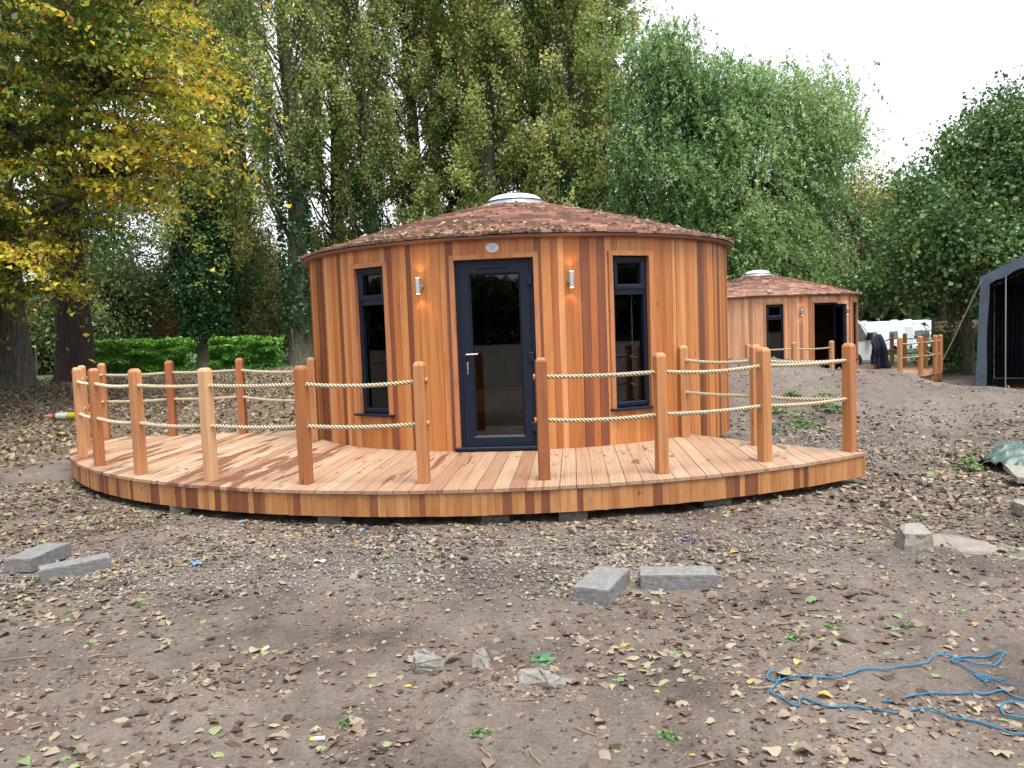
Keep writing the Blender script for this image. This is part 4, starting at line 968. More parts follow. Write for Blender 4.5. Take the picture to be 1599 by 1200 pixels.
# thick litter on the wooded bank
rng = np.random.default_rng(78)
x, y = scatter(rng, 60000, -24, 3, 8.6, 27, lambda a, b: litter_mask(a, b) * np.clip(1.25 - (b - 9) / 26, .25, 1)); n = len(x)
P = np.stack([x, y, gz(x, y) + rng.random(n) * .02], 1); tone = np.clip(rng.beta(2.4, 2.0, n) * .78 + .04, 0, .76); tone = np.where(rng.random(n) > .95, rng.uniform(.76, 1, n), tone)
lf = inst('leaf_litter', [oval(.75), oval(.55), (np.array([(-.5, 0, 0), (0, .35, .08), (.55, 0, 0), (0, -.35, .08)]), np.array([(0, 1, 2), (0, 2, 3)]))], P, rng.random(n) * 6.28, rng.normal(size=(n, 2)) * .4, rng.uniform(.045, .095, n), tone, M_litter, None, curled(n, rng)); tag(lf, 'thick brown leaf litter under the trees on the left', 'leaf litter', kind='stuff')
# right side and mound
def d_right(x, y):
    foot = np.exp(-((gz(x, y) - .10) / .12) ** 2)
    return np.clip(.16 + .5 * sstep(.46, .6, fbm(x, y, .8, 47, 3)) + .35 * foot - .75 * sstep(.16, .34, gz(x, y)), .03, 1)
rng = np.random.default_rng(79)
x, y = scatter(rng, 9500, 1.8, 11, 6.2, 18, d_right); n = len(x)
P = np.stack([x, y, gz(x, y) + .002], 1); tone = np.clip(rng.beta(2.4, 2.2, n) * .8, 0, .85); tone = np.where(rng.random(n) > .93, rng.uniform(.78, .97, n), tone)
lf = inst('fallen_leaves', TL, P, rng.random(n) * 6.28, rng.normal(size=(n, 2)) * .3, rng.uniform(.03, .075, n), tone, M_litter, None, curled(n, rng)); tag(lf, 'autumn leaves lying around the earth mound on the right', 'fallen leaves', kind='stuff')
# pebbles
def pebble(seed):
    r_ = np.random.default_rng(seed); bm = bmesh.new(); bmesh.ops.create_icosphere(bm, subdivisions=1, radius=.5)
    V = np.array([v.co for v in bm.verts]) * (1 + .18 * r_.normal(size=(len(bm.verts), 1))) * np.array([1, .8, .55]); F = np.array([[v.index for v in f.verts] for f in bm.faces]); bm.free(); return V, F
PB = [pebble(k) for k in range(5)]
M_pebble = leaf_mat('pebbles', [(0, (.09, .08, .07)), (.5, (.19, .172, .155)), (.85, (.30, .28, .26)), (1, (.42, .40, .38))], rough=.85, trans=0)
rng = np.random.default_rng(80)
def d_grav(x, y):
    g = 1.1 * np.exp(-(((x + .8) / 3.2) ** 2 + ((y - 5.55) / .62) ** 2)) + np.exp(-(((x + 2.0) / 1.5) ** 2 + ((y - 5.75) / .55) ** 2)) + .9 * np.exp(-(((x - .1) / 1.1) ** 2 + ((y - 5.4) / .55) ** 2)) + np.exp(-(((x - 4.2) / 1.1) ** 2 + ((y - 10.2) / 1.2) ** 2)) + .7 * np.exp(-(((x - 3.2) / .8) ** 2 + ((y - 9.6) / 1.) ** 2))
    return np.clip(g * (.4 + .9 * fbm(x, y, .5, 51, 3)), 0, 1)
x, y = scatter(rng, 40000, -5, 6.5, 4.4, 12.5, d_grav); n = len(x)
P = np.stack([x, y, gz(x, y) - .002], 1)
g1 = inst('gravel', PB, P, rng.random(n) * 6.28, rng.normal(size=(n, 2)) * .4, rng.lognormal(-4.2, .40, n), rng.beta(2.4, 1.7, n), M_pebble); tag(g1, 'patches of grey gravel pressed into the earth', 'gravel', kind='stuff')
x, y = scatter(rng, 2600, -6, 6, 2.4, 9, lambda a, b: .3 + 0 * a); n = len(x)
g1 = inst('pebbles', PB, np.stack([x, y, gz(x, y) - .004], 1), rng.random(n) * 6.28, rng.normal(size=(n, 2)) * .4, rng.lognormal(-4.6, .45, n), rng.beta(2, 2, n), M_pebble); tag(g1, 'loose small stones scattered over the earth', 'pebbles', kind='stuff')
x, y = scatter(rng, 3200, 2.0, 10, 11, 17.5, lambda a, b: sstep(.15, .5, gz(a, b))); n = len(x)
g1 = inst('pebbles', PB, np.stack([x, y, gz(x, y) - .006], 1), rng.random(n) * 6.28, rng.normal(size=(n, 2)) * .4, rng.lognormal(-3.9, .45, n), rng.beta(2.6, 2, n), M_pebble); tag(g1, 'pale stones in the earth mound', 'pebbles', kind='stuff')
# clods
x, y = scatter(rng, 9000, -6, 9, 2.4, 13, lambda a, b: sstep(.45, .65, fbm(a, b, 1.1, 61, 3))); n = len(x)
c1 = inst('soil_clods', PB, np.stack([x, y, gz(x, y) - .006], 1), rng.random(n) * 6.28, rng.normal(size=(n, 2)) * .4, rng.lognormal(-4.2, .5, n), rng.random(n), M_soil); tag(c1, 'crumbs of brown soil', 'soil crumbs', kind='stuff')
# twigs and leaf stalks
rng = np.random.default_rng(81); m = MB()
for k in range(520):
    x0, y0 = rng.uniform(-5, 5), 2.5 + 6 * rng.random() ** 1.4
    if under_deck(x0, y0): continue
    L_ = rng.choice([.05, .09, .14, .25], p=[.4, .3, .2, .1]); a = rng.random() * 6.28; n_ = 5
    pts = []; 
    for q in range(n_):
        a += rng.normal() * .18; x0 += math.cos(a) * L_ / n_; y0 += math.sin(a) * L_ / n_; pts.append((x0, y0, gzf(x0, y0) + .005 + .01 * rng.random()))
    m.tube(pts, .0012 + .010 * L_, 4, rng.random())
M_twig = leaf_mat('twigs', [(0, (.05, .03, .02)), (.6, (.15, .09, .05)), (1, (.32, .24, .15))], trans=0)
tw = m.build('twigs', M_twig); tag(tw, 'dry twigs and leaf stalks lying on the earth', 'twigs', kind='stuff')
# leaves on roofs and deck
for cab_, cx0, cy0, zo, n, seed, lab in ((cabin, .132, 11.373, 0, 2600, 91, 'fallen leaves lying on the near cabin roof'), (cabin2, 7.74, 25.0, -.3, 900, 92, 'fallen leaves lying on the far cabin roof')):
    rng = np.random.default_rng(seed); t = rng.random(n * 2) ** 1.9 * .93; a = rng.random(n * 2) * 2 * PI; k = rng.random(n * 2) < sstep(.38, .62, fbm(np.cos(a) * 3 + t * 4, np.sin(a) * 3, .6, seed)) + .15; t, a = t[k][:n], a[k][:n]; n = len(t)
    r = 2.955 - 2.525 * t; z = ZT + .028 + (3.295 - ZT - .028) * (t + .045 * np.sin(PI * t)) + .024
    P = np.stack([cx0 + r * np.cos(a), cy0 + r * np.sin(a), z + zo], 1); tn = np.clip(rng.normal(.66, .11, n), .25, .78); tn = np.where(rng.random(n) > .95, .95, tn)
    lf = inst('roof_leaves', TL, P, rng.random(n) * 6.28, rng.normal(size=(n, 2)) * .25, rng.uniform(.032, .072, n), tn, M_litter, None, curled(n, rng)); tag(lf, lab, 'fallen leaves', kind='stuff')
rng = np.random.default_rng(93); n = 70; x = rng.uniform(-4.6, 2.6, n); y = rng.uniform(7.4, 8.4, n); kk = np.hypot(x - DCX, y - DCY) < 5.8; x, y = x[kk], y[kk]; n = len(x)
lf = inst('deck_leaves', TL, np.stack([x, y, np.full(n, ZF + .002)], 1), rng.random(n) * 6.28, rng.normal(size=(n, 2)) * .1, rng.uniform(.025, .05, n), rng.uniform(.1, .6, n), M_litter, None, curled(n, rng, .5)); tag(lf, 'few small leaves blown onto the deck', 'fallen leaves', kind='stuff')

# ================================================================== blocks and stones
def block(x, y, rot, L_, W_, H, lab, seed, tilt=(0, 0)):
    bm = bmesh.new(); bmesh.ops.create_cube(bm, size=1)
    for v in bm.verts: v.co = Vector((v.co.x * L_, v.co.y * W_, v.co.z * H))
    bmesh.ops.bevel(bm, geom=bm.edges[:], offset=.004, segments=2, affect='EDGES')
    bmesh.ops.subdivide_edges(bm, edges=[e for e in bm.edges if e.calc_length() > .05], cuts=7, use_grid_fill=True)
    r_ = random.Random(seed)
    for v in bm.verts: v.co += Vector([r_.gauss(0, .0005) for _ in range(3)])
    me = bpy.data.meshes.new('concrete_block'); bm.to_mesh(me); bm.free(); me.materials.append(M_conc)
    o = bpy.data.objects.new('concrete_block', me); COL.objects.link(o); o.location = (x, y, gzf(x, y) + H / 2 - .004); o.rotation_euler = (tilt[0], tilt[1], rot)
    tag(o, lab, 'concrete block', 'grey concrete blocks lying on the earth')
block(.495, 4.69, R(65), .44, .215, .10, 'grey concrete block lying end-on, left one of the touching pair in front of the deck', 1)
block(.965, 4.79, R(-7), .455, .19, .098, 'grey concrete block lying lengthwise, right one of the pair in front of the deck', 2)
block(-3.55, 5.84, R(84), .44, .215, .10, 'grey concrete block partly behind a narrower one, lower left of the deck', 3)
block(-3.12, 5.55, R(33), .44, .14, .115, 'narrow grey concrete block lying slantwise, frontmost at the far left', 4, (R(3), R(-2)))
def rock(name, pts, loc, m, lab, cat, seed, group=None, sub=2, jit=.006, rz=0):
    bm = bmesh.new()
    for p in pts: bm.verts.new(p)
    r = bmesh.ops.convex_hull(bm, input=bm.verts[:]); 
    for v in [v for v in bm.verts if not v.link_faces]: bm.verts.remove(v)
    bmesh.ops.bevel(bm, geom=bm.edges[:], offset=.004, segments=1, affect='EDGES')
    bmesh.ops.triangulate(bm, faces=bm.faces[:]); bmesh.ops.subdivide_edges(bm, edges=bm.edges[:], cuts=sub)
    bm.normal_update(); rr = random.Random(seed)
    for v in bm.verts: v.co += v.normal * rr.gauss(0, jit * .5)
    me = bpy.data.meshes.new(name); bm.to_mesh(me); bm.free(); me.materials.append(m)
    o = bpy.data.objects.new(name, me); COL.objects.link(o); o.location = (loc[0], loc[1], gzf(*loc) - .006); o.rotation_euler = (0, 0, rz); tag(o, lab, cat, group); return o
GS = 'broken stones on the earth'
rock('broken_stone', [(-.08, -.02, 0), (-.06, -.05, .0), (-.07, 0, .11), (-.03, .06, .09), (.08, .01, .055), (.07, -.02, .02), (.04, .06, .0), (-.02, .06, 0), (-.055, -.05, .06)], (-.45, 3.76), M_stone, 'wedge-shaped pale broken stone among leaves, left of the three front stones', 'stone', 1, GS)
rock('broken_stone', [(-.045, -.04, 0), (.045, -.04, 0), (.05, .04, 0), (-.04, .05, 0), (-.03, 0, .085), (.02, .03, .095), (.045, 0, .05)], (-.20, 3.72), M_stone, 'lumpy whitish stone, middle one of the three front stones', 'stone', 2, GS)
rock('broken_stone', [(-.12, .02, 0), (-.11, .04, .05), (-.02, .07, .055), (.11, .01, .035), (.13, -.03, .02), (.08, -.05, .0), (-.10, -.01, .0), (.0, .06, 0), (.04, -.045, .035)], (.08, 3.52), M_stone, 'flat grey slab of broken stone, right of the three front stones', 'stone', 3, GS, rz=R(-12))
rock('broken_stone', [(.0, 0, 0), (.06, 0, 0), (.05, .05, 0), (0, .04, .03), (.03, .02, .045)], (.02, 4.35), M_stone, 'small pale stone above the green plant', 'stone', 31, GS)
rock('stone_block', [(-.11, -.09, 0), (.09, -.10, 0), (.12, .10, 0), (-.08, .12, 0), (-.09, -.075, .12), (.085, -.085, .115), (.105, .09, .155), (-.01, .11, .15), (-.05, .10, .13)], (2.70, 5.38), M_conc2, 'chunky pale stone block at the end of the half-buried slab', 'stone', 4)
rock('buried_slab', [(-.26, .26, 0), (.0, .34, .0), (.36, .0, .0), (.28, -.13, .0), (-.12, -.16, 0), (-.24, .22, .03), (.0, .29, .034), (.30, .02, .012), (-.10, -.12, .014)], (3.02, 5.35), noisy('sandy_slab', (.22, .18, .15), (.33, .28, .24), 8, .9, .3), 'pale sandy slab half buried in the earth on the right', 'slab', 5, jit=.003)
rock('paving_slab', [(-.20, -.16, .06), (.25, -.20, .0), (.32, .22, .03), (-.10, .20, .12), (-.20, -.16, .11), (.25, -.20, .06), (.32, .22, .09), (-.10, .20, .17)], (4.72, 7.30), M_conc2, 'tilted concrete slab beside the green tarpaulin at the right edge', 'slab', 6)
rock('paving_slab', [(-.12, -.08, 0), (.2, -.1, 0), (.22, .1, 0), (-.1, .1, 0), (-.11, -.07, .09), (.2, -.08, .10), (.2, .1, .10), (-.1, .09, .10)], (4.02, 6.16), M_conc2, 'small stone block cut by the right edge below the tarpaulin', 'slab', 7)
# broad-leaved weeds
def weed(x, y, r, nl, lab, seed, size=.05, up_=.6, m_=None, cat='weed', group='green weeds'):
    rng = np.random.default_rng(seed); root = empty('weed', (x, y, gzf(x, y))); tag(root, lab, cat, group)
    T = Tubes(); C = []; A = []; 
    for k in range(nl):
        a = rng.random() * 6.28; q = r * math.sqrt(rng.random()); h = r * up_ * rng.uniform(.3, 1) * (1.2 - q / r); p = np.array([q * math.cos(a), q * math.sin(a), h])
        if k % 3 == 0: T.add(np.array([(0, 0, -.01), p * .5 + np.array([0, 0, h * .25]), p]), .0022, .001, 4)
        C.append(p); A.append([math.cos(a), math.sin(a), rng.uniform(-.5, .3)])
    C = np.array(C); A = unit(np.array(A)); B = unit(np.cross(A, [0, 0, 1.]) + rng.normal(size=A.shape) * .25); L_ = size * rng.uniform(.6, 1.3, len(C))
    V, F = leaf_quads(C, L_, L_ * .75, A, B, .1); T.build('stem', M_bark_green, root)
    mk('leaves', V, F, m_ or M_weed, root, {'tone': rng.random(len(C))}); return root
M_weed = leaf_mat('weed_leaves', [(0, (.03, .10, .02)), (.6, (.08, .20, .04)), (1, (.20, .34, .10))], rough=.45)
M_plant = leaf_mat('plant_leaves', [(0, (.05, .14, .06)), (1, (.14, .28, .15))], rough=.4)
weed(.09, 3.80, .06, 9, 'small plant with large round green leaves beside the front stones', 501, size=.062, m_=M_plant, cat='plant')
rng = np.random.default_rng(95)
for k in range(10):
    x0, y0 = rng.uniform(3.7, 5.3), rng.uniform(11.2, 13.2); big = k < 7
    weed(x0, y0, rng.uniform(.12, .30), 70 if big else 40, 'leafy weeds growing at the foot of the earth mound', 510 + k, size=.06)
for k, (x0, y0) in enumerate([(.55, 2.98), (-.72, 3.2), (-.18, 3.08), (2.0, 4.0), (1.35, 3.85), (1.6, 4.02), (3.35, 5.9), (3.3, 4.75), (2.9, 6.0), (-2.3, 4.75)]):
    weed(x0, y0, .045, 26, 'tiny tuft of green weed in the bare earth', 560 + k, size=.022, group='tiny weed tufts')
sp_ = weed(4.62, 8.06, .12, 60, 'little broken sapling with dark green leaves beside the tarpaulin', 590, size=.06, up_=2.2, m_=M_hedge, cat='sapling', group=None)
# litter scraps
def scrap(x, y, s, m_, lab, seed, nm='plastic_scrap'):
    rng = np.random.default_rng(seed); n = 5; g = np.linspace(-.5, .5, n); gx, gy = np.meshgrid(g, g); zz_ = rng.random((n, n)) * .35
    V = np.stack([gx * s + rng.normal(size=(n, n)) * s * .06, gy * s * .6 + rng.normal(size=(n, n)) * s * .06, zz_ * s * .5], -1).reshape(-1, 3)
    F = np.array([(a * n + b, a * n + b + 1, (a + 1) * n + b + 1, (a + 1) * n + b) for a in range(n - 1) for b in range(n - 1)])
    o = mk(nm, V, F, m_); o.location = (x, y, gzf(x, y) + .004); o.rotation_euler = (0, 0, rng.random() * 3); tag(o, lab, 'scrap', 'scraps of rubbish on the earth')
M_bl = mat('blue_plastic', (.12, .30, .62), .35); M_bl2 = mat('pale_blue_plastic', (.42, .62, .80), .35); M_dbl = mat('deep_blue_plastic', (.01, .05, .45), .3)
scrap(-2.30, 5.63, .10, M_bl, 'crumpled blue plastic scrap on gravel, left of centre', 1)
scrap(-1.41, 5.60, .10, M_bl2, 'pale blue plastic scrap on the gravel', 2)
scrap(-1.25, 6.50, .06, M_dbl, 'deep blue scrap just under the front edge of the deck', 3)
scrap(-2.40, 6.90, .08, M_bl, 'light blue scrap under the left part of the deck edge', 4)
scrap(1.26, 5.81, .05, M_dbl, 'tiny dark blue scrap behind the right concrete block', 5)
for k, (x0, y0, rz_, lab) in enumerate([(-1.32, 4.03, 1.2, 'small white cigarette-like stub lying alone on the left'), (-.81, 3.06, .1, 'white stub with yellow tip near the bottom centre')]):
    t = MB(); t.cyl((-.022, 0, .009), (.022, 0, .009), .009, n=10); root = empty('stub', (x0, y0, gzf(x0, y0)), rz_); tag(root, lab, 'stub'); t.build('paper', M_white, root)
    t = MB(); t.cyl((-.036, 0, .009), (-.022, 0, .009), .009, n=10); t.build('tip', mat('yellow_tip', (.6, .42, .03), .5), root)
# blue rope
RA = [(1.97, 3.39), (1.97, 3.44), (1.97, 3.5), (1.95, 3.54), (1.98, 3.57), (2.02, 3.57), (2.04, 3.53), (2.11, 3.52), (2.17, 3.56), (2.24, 3.62), (2.17, 3.62), (2.08, 3.64), (1.98, 3.61), (1.91, 3.6), (1.86, 3.55), (1.81, 3.49), (1.75, 3.46), (1.67, 3.46), (1.6, 3.45), (1.54, 3.47), (1.5, 3.46), (1.44, 3.42), (1.37, 3.39), (1.28, 3.39), (1.2, 3.41), (1.13, 3.38), (1.08, 3.37), (1.07, 3.41), (1.1, 3.46), (1.13, 3.45), (1.12, 3.4), (1.08, 3.33), (1.04, 3.27), (1.07, 3.23), (1.11, 3.16), (1.14, 3.21), (1.16, 3.22), (1.19, 3.18), (1.23, 3.13), (1.31, 3.12), (1.39, 3.09), (1.46, 3.06), (1.53, 3.08), (1.6, 3.08), (1.63, 3.05), (1.66, 3.0), (1.73, 2.97), (1.78, 2.93), (1.82, 2.89), (1.87, 2.88), (1.98, 2.86), (2.12, 2.88)]
RB = [(1.46, 3.17), (1.5, 3.17), (1.56, 3.19), (1.65, 3.21), (1.75, 3.21), (1.83, 3.2), (1.89, 3.19), (1.98, 3.22), (2.0, 3.18), (2.04, 3.14), (2.02, 3.1), (1.98, 3.12), (1.92, 3.11), (1.88, 3.06), (1.87, 3.02), (1.9, 3.0), (1.94, 2.99), (2.04, 2.96), (2.12, 2.88)]
def crspline(P, k=8):
    P = np.array(P, float); Q = np.vstack([2 * P[0] - P[1], P, 2 * P[-1] - P[-2]]); out = []
    for i in range(1, len(Q) - 2):
        for t in np.linspace(0, 1, k, endpoint=False):
            out.append(.5 * ((2 * Q[i]) + (-Q[i - 1] + Q[i + 1]) * t + (2 * Q[i - 1] - 5 * Q[i] + 4 * Q[i + 1] - Q[i + 2]) * t * t + (-Q[i - 1] + 3 * Q[i] - 3 * Q[i + 1] + Q[i + 2]) * t ** 3))
    return np.array(out + [P[-1]])
VV, FF, nn = [], [], 0
for pth, fy in ((RA, 0), (RB[:-1] + [(2.12, 2.88)], 0)):
    q = crspline(pth, 10); d = np.concatenate([[0], np.cumsum(np.linalg.norm(np.diff(q, axis=0), axis=1))]); s = np.arange(0, d[-1], .004); qx = np.interp(s, d, q[:, 0]); qy = np.interp(s, d, q[:, 1])
    z = gz(qx, qy) + .008 + .004 * vnoise(qx, qy, .1, 3); Pq = np.stack([qx, qy, z], 1); T = np.gradient(Pq, axis=0); T = unit(T); A = unit(np.cross(T, [0, 0, 1.])); B = np.cross(T, A)
    for k in range(3):
        ph = 2 * PI * k / 3 + s / .022 * 2 * PI; v, f = tube_np(Pq + .0021 * (A * np.cos(ph)[:, None] + B * np.sin(ph)[:, None]), np.full(len(s), .0026), 5); VV.append(v); FF.append(f + nn); nn += len(v)
r_ = np.random.default_rng(3)
for k in range(7):
    e = np.array([1.965, 3.39]); d_ = np.array([r_.uniform(-.02, .13), r_.uniform(-.13, -.05)]); t = np.linspace(0, 1, 7)[:, None]; q = e + d_ * t + r_.normal(size=(7, 2)) * .004
    v, f = tube_np(np.column_stack([q, gz(q[:, 0], q[:, 1]) + .006]), np.full(7, .0022), 4); VV.append(v); FF.append(f + nn); nn += len(v)
F_ = np.concatenate(FF); br = mk('blue_rope', np.concatenate(VV), F_, M_blue_rope, None, {'tone': np.ones(len(F_))}, True); tag(br, 'tangled thin blue rope lying on the earth at lower right', 'rope')
# tarpaulin
n = 46; g = np.linspace(-.5, .5, n); gx, gy = np.meshgrid(g, g); hh = fbm(gx * 3 + 9, gy * 3, .5, 71, 4); fold_ = np.abs(np.sin((gx * 1.2 + gy * 2.4 + hh * 1.4) * 6)) ** 1.5
rr = np.hypot(gx, gy); zz_ = (hh * .28 + fold_ * .09) * np.clip(1.1 - (rr * 1.7) ** 4, 0.02, 1)
wx = 4.82 + (gx + .5) * 1.6 + .12 * (hh - .5); wy = 8.2 + gy * 1.0 + .5 * gx + .2 * (hh - .5)
V = np.stack([wx, wy, gz(wx, wy) + .01 + zz_ * .95], -1).reshape(-1, 3)
F = np.array([(a * n + b, a * n + b + 1, (a + 1) * n + b + 1, (a + 1) * n + b) for a in range(n - 1) for b in range(n - 1)])
tp = mk('tarpaulin', V, F, noisy('green_tarp', (.030, .065, .055), (.075, .125, .11), 6, .42, .2), None, smooth=True); sm = tp.modifiers.new('thick', 'SOLIDIFY'); sm.thickness = .004; tag(tp, 'crumpled dark green tarpaulin on the ground at the right edge', 'tarpaulin')
# yellow and red tube
root = empty('sealant_tube', (-8.25, 15.0, gzf(-8.25, 15.0) + .05), R(-6)); tag(root, 'yellow, white and red tube lying on the leaf litter beyond the deck', 'tube')
for nm, a, b, r0_, r1_, mm in (('yellow_label', -.12, .42, .062, .062, mat('yellow_label', (.42, .38, .02), .5)), ('white_label', -.34, -.12, .062, .062, M_white), ('red_cap', -.40, -.34, .062, .062, mat('red_cap', (.28, .03, .03), .5)), ('nozzle', -.60, -.40, .018, .045, mat('orange_nozzle', (.6, .22, .10), .5))):
    t = MB(); t.cyl((a, 0, .03), (b, 0, .03), r0_, r1_, 16); t.build(nm, mm, root)
# stake behind the deck
root = empty('marker_stake', (at(463, 12.6), 12.6, 0)); tag(root, 'weathered square stake with a white cane beside it behind the deck', 'stake')
t = MB(); t.box(-.04, .04, -.04, .04, -.1, .72); t.build('stake', noisy('weathered_wood', (.16, .13, .10), (.30, .25, .19), 14), root, bevel=.006)
t = MB(); t.cyl((.075, -.02, 0), (.06, -.02, .75), .011, n=8); t.build('cane', M_white, root)

# ================================================================== tent
tx, ty = 10.62, 18.0; g0 = -.30
root = empty('frame_tent', (tx, ty, g0), R(-33)); tag(root, 'grey canvas frame tent with dark open front at the right edge', 'tent')
M_canvas = noisy('grey_canvas', (.045, .065, .095), (.08, .11, .15), 3, .6, .3, .01); M_canvas_d = mat('dark_canvas', (.028, .038, .055), .8)
EV, RG, TWD, TD = 2.68, 3.95, 4.9, 6.5   # eave, ridge, width, depth
def sheet(name, pts, m_, th=.012):
    t = MB(); t.add(pts, [tuple(range(len(pts)))]); o = t.build(name, m_, root); s = o.modifiers.new('s', 'SOLIDIFY'); s.thickness = th; s.offset = 0; return o
def wavy_wall(name, p0, p1, z0, z1, m_, n=40, amp=.03, axis_=0):
    t = MB(); 
    for k in range(n):
        f0, f1 = k / n, (k + 1) / n
        def q(f, z): 
            o_ = amp * math.sin(f * 31) * (.6 + .4 * math.sin(f * 13)) * (1 - .5 * (z - z0) / (z1 - z0))
            x_, y_ = p0[0] + (p1[0] - p0[0]) * f, p0[1] + (p1[1] - p0[1]) * f
            return (x_ + (o_ if axis_ == 0 else 0), y_ + (o_ if axis_ == 1 else 0), z)
        t.add([q(f0, z0), q(f1, z0), q(f1, z1), q(f0, z1)], [(0, 1, 2, 3)])
    o = t.build(name, m_, root, smooth=True); s = o.modifiers.new('s', 'SOLIDIFY'); s.thickness = .01; return o
wavy_wall('side_wall', (0, 0), (0, TD), 0, EV, M_canvas_d); wavy_wall('side_wall', (TWD, 0), (TWD, TD), 0, EV, M_canvas_d); wavy_wall('back_wall', (.02, TD), (TWD - .02, TD), 0, EV, M_canvas_d, axis_=1)
sheet('gable', [(0, TD, EV), (TWD, TD, EV), (TWD / 2, TD, RG)], M_canvas_d)
sheet('roof_sheet', [(-.06, -.05, EV), (TWD / 2, -.05, RG), (TWD / 2, TD + .05, RG), (-.06, TD + .05, EV)], M_canvas, .02); sheet('roof_sheet', [(TWD + .06, -.05, EV), (TWD / 2, -.05, RG + .001), (TWD / 2, TD + .05, RG + .001), (TWD + .06, TD + .05, EV)], M_canvas, .02)
t = MB(); 
for k in range(24):
    f0, f1 = k / 24, (k + 1) / 24; sl_ = RG - EV
    for s_ in (0, 1):
        u0, u1 = (f0 * (TWD / 2 + .06) - .06, f1 * (TWD / 2 + .06) - .06); 
        if s_: u0, u1 = TWD - u0, TWD - u1
        z0_, z1_ = EV + sl_ * f0, EV + sl_ * f1; w0, w1 = .23 + .02 * math.sin(k * 1.7), .23 + .02 * math.sin((k + 1) * 1.7)
        t.add([(u0, -.06 , z0_ - w0), (u1, -.06 , z1_ - w1), (u1, -.06, z1_ + .02), (u0, -.06, z0_ + .02)], [(0, 1, 2, 3)])
o = t.build('valance', M_canvas, root); s = o.modifiers.new('s', 'SOLIDIFY'); s.thickness = .012
t = MB()
for k in range(10):
    f0, f1 = k / 10, (k + 1) / 10
    z0_, z1_ = EV * f0, EV * f1; wv = lambda f: .20 - .03 * f + .015 * math.sin(f * 9)
    t.add([(-.05 - .10 * (1 - f0), -.055, z0_), (-.05 - .10 * (1 - f0) + wv(f0), -.075, z0_), (-.05 - .10 * (1 - f1) + wv(f1), -.075, z1_), (-.05 - .10 * (1 - f1), -.055, z1_)], [(0, 1, 2, 3)])
o = t.build('front_flap', M_canvas, root); s = o.modifiers.new('s', 'SOLIDIFY'); s.thickness = .015
for px_, py_, zt_ in ((.42, .5, EV + .2), (.85, .02, EV + .38), (2.45, .02, RG - .05), (TWD - .05, .05, EV)):
    t = MB(); t.cyl((px_, py_, 0), (px_, py_, zt_), .02, n=10); t.cyl((px_, py_, 0), (px_, py_, .012), .09, n=12); t.build('pole', M_steel, root)
t = MB(); gx_, gy_ = at(1448, 20.1) - tx, 20.1 - ty; gc, gs = math.cos(R(33)), math.sin(R(33)); gx2, gy2 = gx_ * gc - gy_ * gs, gx_ * gs + gy_ * gc
t.tube([(-.04, -.08, EV - .08), ((-.04 + gx2) / 2, (-.08 + gy2) / 2, EV / 2 - .06), (gx2, gy2, .02)], .012, 6); t.T = [1.] * len(t.T); t.build('guy_rope', M_rope, root)
root2 = empty('timber_pile', (tx + 1.5, ty + .3, g0), R(-33)); tag(root2, 'pale planks lying on the ground inside the tent mouth', 'planks')
for k in range(3): t = MB(); t.box(-.7 + k * .05, .9 + k * .03, -.25 + k * .18, -.10 + k * .18, 0, .06 + .03 * k, .5 + .1 * k); t.build('plank', M_trim, root2)

# fence behind the tree at the right
root = empty('board_fence', (at(1510, 30), 30, 0)); fz = -.42; tag(root, 'weathered close-boarded timber fence behind the tree by the tent', 'fence')
t = MB(); r_ = random.Random(9); u = -1.3
while u < 8: wv = .1; t.box(u, u + wv - .004, r_.uniform(-.004, .004), .02, fz, fz + 1.80 + r_.uniform(-.01, .01), r_.random()); u += wv
t.build('board_panel', wood_mat('old_fence', [(0, (.22, .16, .09)), (1, (.36, .28, .17))], knots=False), root)
for u in (-1.3, 1.1, 3.5, 5.9): t = MB(); t.box(u - .05, u + .05, -.07, -.006, fz, fz + 1.88); t.build('post', M_under, root)
t = MB(); t.box(-1.25, 8, -.03, -.005, fz + 1.3, fz + 1.37, .3); t.build('rail', M_under, root)
# wire fence on the left among the trees
root = empty('wire_fence', (at(95, 29), 29, .6)); tag(root, 'old wire fence with thin stakes among the trees on the left', 'fence')
for k, u in enumerate((-2.6, -1.7, -.9, .2, 1.1, 2.6, 7.6, 8.4, 9.2)): t = MB(); t.cyl((u, .05 * math.sin(k * 3), -.1), (u + .03 * math.sin(k), 0, 1.25 + .1 * math.sin(k * 2)), .035, .03, 7); t.build('stake', M_bark, root)
for z in (.5, .85, 1.15): t = MB(); t.tube([(u, -.03, z + .02 * math.sin(u * 5)) for u in np.linspace(-2.6, 9.2, 24)], .006, 4); t.build('wire', M_bark_dark, root)

# ================================================================== caravan and van
M_cream = mat('caravan_white', (.72, .76, .78), .35); M_grey_win = mat('caravan_window', (.16, .18, .19), .15)
def profile_body(mb, prof, y0, y1, tone=0.):
    n = len(prof); mb.add([(x, y0, z) for x, z in prof] + [(x, y1, z) for x, z in prof], [tuple(range(n - 1, -1, -1)), tuple(range(n, 2 * n))] + [(i, (i + 1) % n, n + (i + 1) % n, n + i) for i in range(n)], tone)
cx0, cy0 = at(1362, 57), 57; cz0 = gzf(cx0 + 2, cy0)
root = empty('touring_caravan', (cx0, cy0, cz0)); tag(root, 'long white touring caravan in the distance beyond the far deck', 'caravan')
cz = 1.31 - cz0 
L_ = (1460 - 1330) / 1250 * 57
x_a = -1.4; x_b = x_a + L_
t = MB(); profile_body(t, [(x_a, .45), (x_a + .2, .35), (x_b - .35, .35), (x_b, .75), (x_b, cz - .55), (x_b - .25, cz - .05), (x_b - .6, cz), (x_a + .9, cz), (x_a + .25, cz - .25), (x_a, cz - .9)], 0, 2.1); t.build('body', M_cream, root, bevel=.04, seg=2)
